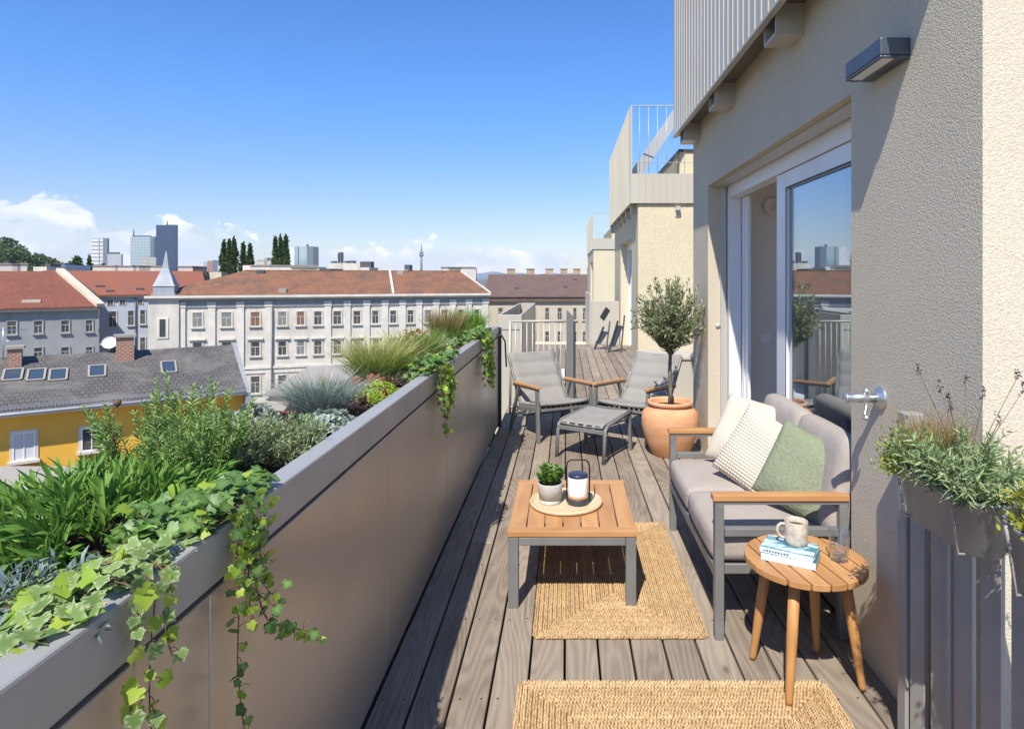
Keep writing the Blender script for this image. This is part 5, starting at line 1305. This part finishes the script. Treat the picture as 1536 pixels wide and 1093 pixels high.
def brown_house():
    F = Facade('plain_house', 'long beige house with plain brown roof, right of the white one', P(728, 443, 112), P(1000, 443, 113)); t = F.t; L = F.L; D = 20
    ze = 1.6 - 29 * 112 / FPX - GZ; zr = 1.6 + 3.5 * 122 / FPX - GZ
    m = MB(); m.box(0, L, 0, D, 0, ze - .2); m.build('wall', 'beige', t)
    c = MB(); c.box(-.2, L, -.5, -.001, ze - 1.0, ze - .21); c.build('cornice', 'tile_brown', t)
    r = F.roof(-.3, L, 0, D, ze, zr, -.3, L, 'tile_brown', .7)
    for a, b in ((747, 754.5), (771, 778), (798, 804), (817.5, 824), (836, 843), (859.5, 865), (874, 880.6), (898, 905), (920, 927)):
        F.window(a, b, 461.6, 480, 'paneglass', .1, 'beige'); F.window(a, b, 497, 515.5, 'paneglass', .1, 'beige'); F.window(a, b, 531, 549, 'paneglass', .1, 'beige')
    for x, w in ((759, 1.5), (791, 1.5), (822, 1.5), (846, 1.3), (867, 1.3), (890, 1.3)): chimney(r, (F.u(x) + .3, D / 2 + 1.0), w, .9, zr - 1.0, 2.0)
    chimney(r, (F.u(710) - 2.5, D / 2 - .5), 2.2, 1.2, zr - 2.0, 3.3, 'brick'); chimney(r, (F.u(721) - 2.4, D / 2 - .5), 1.2, 1.2, zr - 2.0, 2.9, 'brick')
    for x, y in ((775, 433), (848, 431), (862, 420)):
        q = F.on_roof(x, y, 0, D, ze, zr, .7); m = MB(); m.box(q.x - .35, q.x + .35, q.y - .3, q.y + .3, q.z - .3, q.z + .25); m.build('roof_vent', 'darkbits', r)
brown_house()

def left_houses():
    F = Facade('grey_house', 'grey rendered house with red tiled roof at the left edge', P(-260, 463, 68), P(148, 458, 82)); t = F.t; L = F.L; D = 20
    ze = 1.6 - 45 * 80 / FPX - GZ; zr = 1.6 + 8 * 89 / FPX - GZ
    m = MB(); m.box(0, L, 0, D, 0, ze - .22); m.build('wall', 'greyw', t)
    c = MB(); c.box(-.2, L + .1, -.55, -.001, ze - .5, ze - .225); c.build('cornice', 'cream_wall', t)
    r = F.roof(-.4, L + .2, 0, D, ze, zr, 3, L - 4.4, 'tile_red', .7)
    m = MB(); m.bar((L + .2, -.75, ze + .1), (L - 4.3, D / 2, zr + .2), .9, .5); m.bar((L - 4.3, D / 2, zr + .2), (L + .2, D + .7, ze + .1), .9, .5); m.build('firewall', 'cream_wall', r)
    for a, b in ((-60, -46), (-25, -11), (10.8, 25), (51, 64), (92, 104), (129, 139)):
        k = a / 140; F.window(a, b, 482 - 2 * k, 502 - 5 * k, 'paneglass', .10, 'greyw'); F.window(a, b, 522 - 2 * k, 542 - 6 * k, 'paneglass', .10, 'greyw')
    q = F.on_roof(47, 452, 0, D, ze, zr, .7); m = MB(); m.box(q.x - .9, q.x + .9, q.y - .3, q.y + .4, q.z - .3, q.z + .2); m.build('roof_hatch', 'cream_wall', r)
    for x, w, mt in ((18, 3, 'brick'), (62, 3.0, 'whtrim'), (84, 1.5, 'whtrim')): chimney(r, (F.u(x) - 4.2, D / 2 + .6), w, 1.0, zr - 1, 1.9, mt)
    F = Facade('pale_blue_house', 'pale blue house with orange tiled roof behind the spire', P(149, 443, 97), P(312, 441, 104)); t = F.t; L = F.L; D = 22
    ze = 1.6 - 27 * 97 / FPX - GZ; zr = 1.6 + 8.5 * 111 / FPX - GZ
    m = MB(); m.box(0, L, 0, D, 0, ze - .22); m.build('wall', 'bluew', t)
    c = MB(); c.box(-.1, L, -.45, -.001, ze - .45, ze - .225); c.build('cornice', 'whtrim', t)
    r = F.roof(-6.5, L, 0, D, ze, zr, -9.0, L - 1, 'tile_orange', .6)
    for a, b, c_, d in ((163, 175, 467, 490), (192, 201, 466, 488), (210.5, 218, 465, 486)): F.window(a, b, c_, d, 'paneglass', .10, 'bluew')
    for a, b, c_, d in ((161.4, 170, 450, 458.4), (179.5, 188, 450, 457.5), (206.4, 214, 449, 457)): F.window(a, b, c_, d, 'paneglass', .08, cross=0, sill=False)
    for a, b, c_, d in ((163, 175, 508, 530), (192, 201, 507, 528), (210.5, 218, 506, 526)): F.window(a, b, c_, d, 'paneglass', .10, 'bluew')
    m = MB(); u = F.u(204); m.tube([(u, -.15, 0), (u, -.15, ze - .5)], .09, 6); m.build('downpipe', 'darkbits', t)
    for x, w, mt in ((135, 3.5, 'whtrim'), (170, 3, 'whtrim'), (196, 2.5, 'whtrim'), (217, 4.5, 'whtrim'), (275, 3.5, 'whtrim'), (292, 2.2, 'darkbits')): chimney(r, (F.u(x) + .5, D / 2 + 1), w, 1.1, zr - 1, 1.75, mt)
    for x, y in ((150, 430), (165, 437), (210, 434)):
        q = F.on_roof(x, y, 0, D, ze, zr, .6); m = MB(); m.box(q.x - .5, q.x + .5, q.y - .3, q.y + .4, q.z - .3, q.z + .22); m.build('roof_hatch', 'darkbits', r)
left_houses()

def yellow_house():
    F = Facade('yellow_house', 'yellow house with dark slate roof and five skylights below the terrace', P(-300, 600, 30.0), P(365, 582, 41)); t = F.t; L = F.L; D = 9.6
    ze = -5.62 - GZ; zr = -3.22 - GZ
    m = MB(); m.box(0, L, .0, D, 0, ze - .12); m.build('wall', 'yellow', t)
    r = F.roof(-.3, L, 0, D, ze, zr, -.3, L, 'tile_slate', .9, .16)
    m = MB(); m.tube([(-.3, -.96, ze - .08), (L, -.96, ze - .08)], .085, 8); m.build('gutter', 'zincroof', r)
    m = MB(); m.box(-.3, L, -.88, -.002, ze - .26, ze - .165); m.build('eave_board', 'whtrim', r)
    m = MB(); m.box(L + .001, L + .3, -.9, D, ze - 2.2, ze - .15); m.add([(L + .001, -.92, ze - .15), (L + .001, D + .9, ze - .15), (L + .001, D / 2, zr + .15), (L + .28, -.92, ze - .15), (L + .28, D + .9, ze - .15), (L + .28, D / 2, zr + .15)], [(0, 2, 1), (3, 4, 5), (0, 1, 4, 3), (1, 2, 5, 4), (2, 0, 3, 5)]); m.build('firewall', 'frieze', t)
    g = MB(); sl = (zr - ze) / (D / 2 + .9)
    for i in range(int(L / .17)): g.box(.1 + i * .17, .13 + i * .17, -.70, -.66, ze + sl * .2, ze + sl * .2 + .2)
    for zz in (.07, .19): g.box(-.2, L - .1, -.712, -.701, ze + sl * .2 + zz, ze + sl * .2 + zz + .03)
    g.build('snow_guard', 'zincroof', r)
    for xs in ((1, 36), (37.5, 70), (70.5, 103), (129.5, 160.5), (238.5, 266)):
        yc = 563 if xs[0] < 110 else 557.5 if xs[0] < 200 else 551.5
        a = F.on_roof(xs[0] + 4, yc + 9, 0, D, ze, zr, .9); b = F.on_roof(xs[1] - 3, yc - 9, 0, D, ze, zr, .9)
        x0, x1 = min(a.x, b.x), max(a.x, b.x); ya, yb = a.y, b.y; w = (F.on_roof(xs[1], yc + 9, 0, D, ze, zr, .9).x - F.on_roof(xs[0], yc + 9, 0, D, ze, zr, .9).x) * .80; xm = (x0 + x1) / 2
        N = Vector((0, -sl, 1)).normalized(); q = [Vector((xm + sx * w / 2, y, ze + sl * (y + .9))) for y in (ya, yb) for sx in (-1, 1)]
        m = MB()
        for i, j in ((0, 1), (2, 3)): m.bar(q[i] + N * .05, q[j] + N * .05, .10, .12, N)
        for i, j in ((0, 2), (1, 3)): m.bar(q[i] + N * .05, q[j] + N * .05, .10, .118, N)
        s = m.build('skylight', 'cap', r)
        p = MB(); p.add([v + N * .06 for v in q], [(0, 1, 3, 2)]); p.build('pane', 'skyl', s)
    for x, y, w, h in ((187.5, 541, .95, 1.5), (22, 550, .62, 1.05)):
        q = F.on_roof(x, y, 0, D, ze, zr, .9); chimney(r, (q.x, q.y + .3), w, .7, q.z - .3, h + .3, 'brick')
    def win(a, b, c_, d, pane):
        u0, u1 = F.u(a), F.u(b); z1, z0 = F.z((a + b) / 2, c_), F.z((a + b) / 2, d); F.window_at(u0, u1, z0, z1, pane, .13, 'whtrim', True, 'white', 0, .05)
    win(19, 53, 648, 690, 'shutter'); win(122, 153, 641, 675, 'paneglass'); win(-75, -40, 655, 695, 'shutter'); win(225, 252, 630, 662, 'paneglass'); win(305, 330, 622, 650, 'paneglass')
    q = F.on_roof(165, 527, 0, D, ze, zr, .9)
    d = thing('satellite_dish', 'small white satellite dish on the slate roof ridge left of the brick chimney', 'dish', F.t.matrix_basis @ Vector((q.x, D / 2, zr)))
    m = MB(); m.tube([(0, 0, -.1), (0, 0, .35)], .03, 6); m.build('mast', 'galv', d); m = MB(); m.lathe([(.02, .02), (.25, .04), (.40, .10), (.42, .13)], 20, cap=False); m.xf(Matrix.Translation((0, -.05, .55)) @ Matrix.Rotation(R(60), 4, 'X') @ Matrix.Rotation(R(25), 4, 'Y')); m.build('reflector', 'white', d)
    m = MB(); m.tube([(0, -.1, .45), (-.55, -.4, .5)], .02, 5); m.build('feed_arm', 'galv', d)
    q = F.on_roof(8, 527, 0, D, ze, zr, .9)
    d = thing('roof_aerial', 'thin television aerial on the left end of the slate roof', 'aerial', F.t.matrix_basis @ Vector((q.x, D / 2 - .2, zr - .2)))
    m = MB(); m.tube([(0, 0, 0), (0, 0, 2.0)], .03, 6); m.build('mast', 'galv', d)
    m = MB(); m.tube([(-.4, 0, 1.85), (1.4, .1, 1.85)], .02, 5)
    for i in range(9): m.tube([(-.35 + i * .2, -.3, 1.87), (-.35 + i * .2, .3, 1.87)], .012, 4)
    m.build('elements', 'galv', d)
    m = MB(); m.tube([(-.2, 0, 1.2), (.5, .05, 1.2)], .02, 5); m.build('lower_arm', 'galv', d)
yellow_house()

def yards():
    def shed(name, label, x0, x1, y0, y1, ze, zr, wall, roof, seam=False):
        t = thing(name, label, 'outbuilding', ((x0 + x1) / 2, y0, GZ)); w_, d = (x1 - x0) / 2, y1 - y0; e, rr = ze - GZ, zr - GZ
        m = MB(); m.box(-w_, w_, 0, d, 0, e - .05); m.build('wall', wall, t)
        m = MB(); m.add([(-w_ - .2, -.3, e), (w_ + .2, -.3, e), (w_ + .2, d + .3, rr), (-w_ - .2, d + .3, rr), (-w_ - .2, -.3, e - .15), (w_ + .2, -.3, e - .15), (w_ + .2, d + .3, rr - .15), (-w_ - .2, d + .3, rr - .15)], [(0, 1, 2, 3), (4, 7, 6, 5), (0, 4, 5, 1), (1, 5, 6, 2), (2, 6, 7, 3), (3, 7, 4, 0)]); m.build('roof', roof, t)
    shed('courtyard_wing', 'low cream courtyard wing right of the slate roof', -20.2, -12, 43, 50, -6.3, -5.5, 'cream_wall', 'cap')
    shed('courtyard_shed', 'small white shed with tiled lean to roof beside the yellow house', -19.9, -15.5, 38.5, 42.6, -7.6, -6.9, 'wh', 'cap')
    shed('front_shed', 'white walled shed with tiled roof in front of the yellow house', -33, -21.5, 26.5, 31.5, -8.6, -7.9, 'wh', 'cap')
    shed('garage_row', 'flat roofed garage row across the courtyard', -14, -3.5, 30, 40, -10.5, -10.4, 'wh', 'slab')
yards()

# ------------------------------------------------------------------ skyline
def tower(name, label, x0, x1, ytop, Y, mat, side=None, side_frac=.25, depth=None, cat='tower', cap=.0, rz=0, ground=GZ, antenna=None):
    a, b = P(x0, ytop, Y), P(x1, ytop, Y); w = b.x - a.x; h = a.z - ground; dp = depth or w * .16
    t = thing(name, label, cat, ((a.x + b.x) / 2, Y, ground))
    m = MB()
    if side: m.box(-w / 2, w / 2 - w * side_frac, 0, dp, 0, h); s = MB(); s.box(w / 2 - w * side_frac + .01, w / 2, dp * .04, dp, 0, h * 1.004)
    else: m.box(-w / 2, w / 2, 0, dp, 0, h)
    m.build('shaft', mat, t)
    if side: s.build('side_wing', side, t)
    if cap: c = MB(); c.box(-w * .42, w * .3, dp * .1, dp * .9, h, h + cap); c.build('plant_room', 'darkbits', t)
    if antenna:
        for fx, hh in antenna: c = MB(); c.tube([(fx * w, dp * .4, h), (fx * w, dp * .4, h + hh * .6), (fx * w, dp * .4, h + hh)], [1.6 * w / 50, 1.0 * w / 50, .4 * w / 50], 5); c.build('antenna', 'darkbits', t)
    return t
tower('high_rise', 'white banded high rise with dark right side, leftmost of the skyline', 137, 161, 357.5, 1500, 'twr_band', 'twr_side', .28)
tower('office_block', 'pale low office block just right of the white banded high rise', 161, 182, 381, 1450, 'twr_pale', cap=4)
tower('glass_tower', 'green glass tower with mast, left of the dark blue tower', 195.5, 231, 355, 1600, 'twr_glass', 'twr_side', .15, antenna=[(-.4, 20)], cap=3)
tower('office_block', 'beige banded block in front of the dark blue tower', 211, 234, 386, 1400, 'twr_beige')
t = tower('skyscraper', 'dark blue skyscraper, tallest of the skyline', 234, 264, 337.5, 1700, 'twr_dark', 'twr_dark', .5, antenna=[(.02, 14)])
tower('office_block', 'faint grey office row right of the dark blue skyscraper', 267, 290, 400, 2300, 'twr_pale')
tower('apartment_tower', 'pinkish red apartment tower left of the poplars', 311, 319, 391, 1800, 'twr_red'); tower('apartment_tower', 'pale grey apartment tower beside the red one', 305, 311, 393, 1850, 'twr_pale'); tower('apartment_tower', 'dark slim apartment tower touching the poplars', 319, 326, 390, 1750, 'twr_side')
def drum():
    Y = 1300; a, b = P(436, 369.5, Y), P(470, 369.5, Y); w = b.x - a.x; h = a.z - GZ
    t = thing('round_tower', 'grey green round fronted office tower right of the poplars', 'tower', ((a.x + b.x) / 2, Y, GZ))
    m = MB(); m.lathe([(w * .5, 0), (w * .5, h)], 28, (0, w * .45, 0), sx=1.0, sy=.8); m.build('shaft', 'twr_grey', t)
    m = MB(); m.box(w * .22, w * .502, -w * .0, w * .6, 0, h * .998); m.build('side_wing', 'twr_side', t)
    m = MB(); m.lathe([(2.2, h), (2.2, h + 5)], 10, (w * .12, w * .3, 0)); m.build('plant_room', 'darkbits', t)
    m = MB(); m.box(-w * .20, -w * .185, -.5 + w * .06, w * .1, 0, h); m.build('seam', 'darkbits', t)
drum()
def lowblock(name, label, x0, x1, ytop, Y, mat, bits=()):
    t = tower(name, label, x0, x1, ytop, Y, mat, cat='building', depth=12)
    w = (x1 - x0) * Y / FPX; h = CAMZ - (ytop - CY) * Y / FPX - GZ
    for fx, bw, bh, mm in bits: m = MB(); m.box(fx * w - bw / 2, fx * w + bw / 2, 2, 6, h, h + bh); m.build('roof_unit', mm, t)
lowblock('white_block', 'white flat roofed building with chimney stack behind the rust roof', 494, 541, 394.5, 260, 'wh', ((-.46, 1.3, .8, 'darkbits'), (-.02, 1.4, .9, 'darkbits'), (.14, 1.6, 1.0, 'darkbits'), (-.26, .9, 4.2, 'frieze'), (-.24, .8, 4.6, 'frieze')))
lowblock('white_block', 'smaller white building with dark attic right of the stack', 534, 554, 401, 255, 'wh', ((.1, 4.5, 2.4, 'darkbits'),))
lowblock('attic_block', 'grey attic storey behind the poplars', 385, 412, 390, 320, 'twr_beige', ((-.1, 1.5, 1.2, 'cap'), (.2, 1, .9, 'cap')))
lowblock('attic_block', 'cream attic block left of the white building', 452, 472, 400, 240, 'whtrim'); lowblock('attic_block', 'low row of dark dormers left of the white building', 471, 497, 403, 230, 'darkbits')
lowblock('attic_block', 'cream attic with dark plant box, right of the white buildings', 592, 612, 405, 260, 'whtrim', ((.35, 2.3, 2.2, 'darkbits'),))
lowblock('attic_block', 'tiny pale roof box far right of the white buildings', 570, 585, 407, 300, 'wh')
lowblock('attic_block', 'cream attic left of the tall poplars', 364, 410, 398, 180, 'whtrim')
lowblock('attic_block', 'white roof box on the left roofs', 72, 91, 397, 190, 'bluew', ((0, 3, .5, 'darkbits'),)); lowblock('attic_block', 'white roof boxes above the red roof', 50, 70, 400, 180, 'wh', ((.1, 1.6, .9, 'darkbits'),))
lowblock('attic_block', 'row of small grey attics left of the spire', 262, 285, 407, 190, 'darkbits'); lowblock('attic_block', 'cream attics right of the spire', 286, 332, 408, 200, 'cream_wall')
def tv_tower():
    Y = 3000; b = P(632, 415, Y); s = Y / FPX
    t = thing('television_tower', 'thin television tower with round pods far away on the skyline', 'tower', (b.x, Y, GZ)); H = 53 * s - GZ
    m = MB(); m.lathe([(6.5, 0), (4.6, H * .55), (4.0, H * .62)], 12); m.build('shaft', 'mast', t)
    m = MB(); m.lathe([(4, H * .60), (9, H * .63), (12, H * .66), (12, H * .675), (6, H * .685), (6, H * .70), (11, H * .715), (11, H * .73), (5, H * .75), (4, H * .78)], 16); m.build('pod', 'mast', t)
    m = MB(); m.lathe([(3, H * .78), (1.6, H * .9), (.8, H)], 8); m.build('antenna', 'mast', t)
    Y = 2900; b = P(720, 398, Y)
tv_tower()
def hills():
    vs = []; fs = []; n = 60
    for k, Y in enumerate((5200, 6400)):
        for i in range(n + 1):
            x = 660 + 330 * i / n; h = 5.5 * math.exp(-((x - 735) / 22) ** 2) + 3.0 * math.exp(-((x - 775) / 18) ** 2) + 3.4 * math.exp(-((x - 840) / 40) ** 2) + .8 * math.sin(i * .9) + 2
            p = P(x, CY - h * (1 if k == 0 else .6), Y); vs.append((p.x, Y, p.z))
    m = n + 1
    for i in range(n): fs.append((i, i + 1, m + i + 1, m + i))
    v2 = [(x, 4600, GZ) for x, y, z in vs[:m]]; o = len(vs); vs += v2
    for i in range(n): fs.append((o + i, o + i + 1, i + 1, i))
    g = MB(); g.add(vs, fs, smooth=True); g.build('distant_hills', 'hill_hazed', None, kind='structure')
    h = MB(); vs = []; fs = []; n = 24; Y0 = 520
    for j in range(n + 1):
        for i in range(n + 1):
            x = -760 + 340 * i / n; y = 430 + 260 * j / n; z = GZ + 43 * math.exp(-((x + 530) / 46) ** 2 - ((y - 560) / 90) ** 2); vs.append((x, y, z))
    for j in range(n):
        for i in range(n): a = j * (n + 1) + i; fs.append((a, a + 1, a + n + 2, a + n + 1))
    h.add(vs, fs, smooth=True); h.build('wooded_hill', 'hill', None, kind='structure')
    N = 520; X = rng.uniform(-640, -430, N); Yy = rng.uniform(440, 640, N); Z = GZ + 43 * np.exp(-((X + 530) / 46) ** 2 - ((Yy - 560) / 90) ** 2)
    keep = Z > GZ + 3; X, Yy, Z = X[keep], Yy[keep], Z[keep]; Ps = []; Ds = []; rn = []
    for x, y, z in zip(X, Yy, Z):
        r = rng.uniform(4.5, 7.5); k = 150; d = rdir(k, .3); Ps.append(np.array([x, y, z + r * 1.1]) + d * r * rng.uniform(.75, 1.05, (k, 1)) * [1, 1, 1.15]); Ds.append(d + rng.normal(0, .6, (k, 3))); rn.append(np.clip(rng.random() * .6 + rng.random(k) * .4, 0, 1))
    Ps = np.concatenate(Ps); n = len(Ps); o = leafmesh('hill_wood', OVAL, Ps, np.concatenate(Ds), rdir(n, .6), rng.uniform(1.4, 2.8, n), rng.uniform(1.2, 2.4, n), 'lf_wood', None, np.concatenate(rn)); o['kind'] = 'stuff'
hills()
def tree(name, label, x, ytop, Y, wpx, shape, mat, group=None, leaf=.55, n=2600, ybase=None):
    b = P(x, ytop, Y); H = b.z - GZ; w = wpx * Y / FPX / 2
    t = thing(name, label, 'tree', (b.x, Y, GZ), 0, group)
    m = MB(); m.tube([(0, 0, 0), (.1, 0, H * .3), (0, .1, H * .7), (0, 0, H * .93)], [H * .018, H * .014, H * .007, .03], 7); m.build('trunk', 'bark', t)
    Ps = []; Ds = []; rn = []
    if shape == 'poplar':
        nb = 34
        for i in range(nb):
            u = .28 + .70 * (i + rng.random()) / nb; rr = w * (1 - ((u - .55) / .50) ** 2 * .75) * (1 if u < .86 else .35 if u < .93 else .08); a = rng.random() * 6.28; rr *= rng.uniform(.25, .75)
            c = np.array([math.cos(a) * rr, math.sin(a) * rr, H * u]); k = n // nb; d = rdir(k)
            Ps.append(c + d * rng.uniform(.3, 1.0, (k, 1)) * [w * .42 * (1 if u < .88 else .62), w * .42 * (1 if u < .88 else .62), H * .075]); Ds.append(d * .6 + [0, 0, .9] + rng.normal(0, .4, (k, 3))); rn.append(np.clip(rng.random() * .55 + rng.random(k) * .45, 0, 1))
    else:
        nb = 26; zc = H * .72
        for i in range(nb):
            d0 = rdir(1, .15)[0] * rng.uniform(.35, .85); c = np.array([d0[0] * w, d0[1] * w, zc + d0[2] * H * .24]); k = n // nb; d = rdir(k)
            Ps.append(c + d * rng.uniform(.5, 1.0, (k, 1)) * [w * .36, w * .36, H * .085]); Ds.append(d + rng.normal(0, .5, (k, 3))); rn.append(np.clip(rng.random() * .55 + rng.random(k) * .45, 0, 1))
    Ps = np.concatenate(Ps); q = len(Ps); leafmesh('crown', OVAL, Ps, np.concatenate(Ds), rdir(q, .4), leaf * rng.uniform(.7, 1.3, q), leaf * rng.uniform(.5, .9, q), mat, t, np.concatenate(rn))
PGp = 'poplars above the rust red roof'
for x, yt, wd, lab in ((336, 365, 13, 'left poplar of the left trio, above the rust roof'), (344, 363, 12, 'middle poplar of the left trio, above the rust roof'), (351, 362, 13, 'right poplar of the left trio, above the rust roof'), (365, 367, 12, 'taller poplar of the pair between the two trios'), (375, 370, 12, 'shorter right poplar of the pair between the two trios'), (413, 359, 13, 'left poplar of the right trio beside the round tower'), (421, 358, 13, 'middle poplar of the right trio beside the round tower'), (429, 358, 14, 'right poplar of the right trio, touching the round tower')):
    tree('poplar', lab, x, yt, 205, wd, 'poplar', 'lf_poplar', PGp, .75, 2600)
tree('broadleaf_tree', 'dark round tree left of the white banded high rise', 111, 379, 260, 24, 'round', 'lf_poplar', None, 1.0, 2600)
tree('slim_tree', 'slim dark tree just left of the white banded high rise', 134, 386, 260, 10, 'poplar', 'lf_poplar', None, .8, 1400)
tree('small_tree', 'small tree before the white banded high rise', 154, 392, 260, 13, 'round', 'lf_poplar', None, .9, 1400)
tree('small_tree', 'tiny dark tree between the round tree and the slim one', 125, 396, 260, 9, 'round', 'lf_poplar', None, .8, 900)
def haze():
    m = bpy.data.materials.new('haze_air'); m.use_nodes = True; nt = m.node_tree; nt.nodes.remove(nt.nodes['Principled BSDF'])
    v = nd(nt, 'ShaderNodeVolumePrincipled', {'Color': (.86, .92, 1.0, 1), 'Density': .00006, 'Anisotropy': .0})
    nt.links.new(v.outputs[0], nt.nodes['Material Output'].inputs['Volume'])
    b = MB(); b.box(-7100, 7100, -500, 7100, GZ - 3, 260); o = b.build('haze', None, None, kind='stuff'); o.data.materials.append(m)
haze()
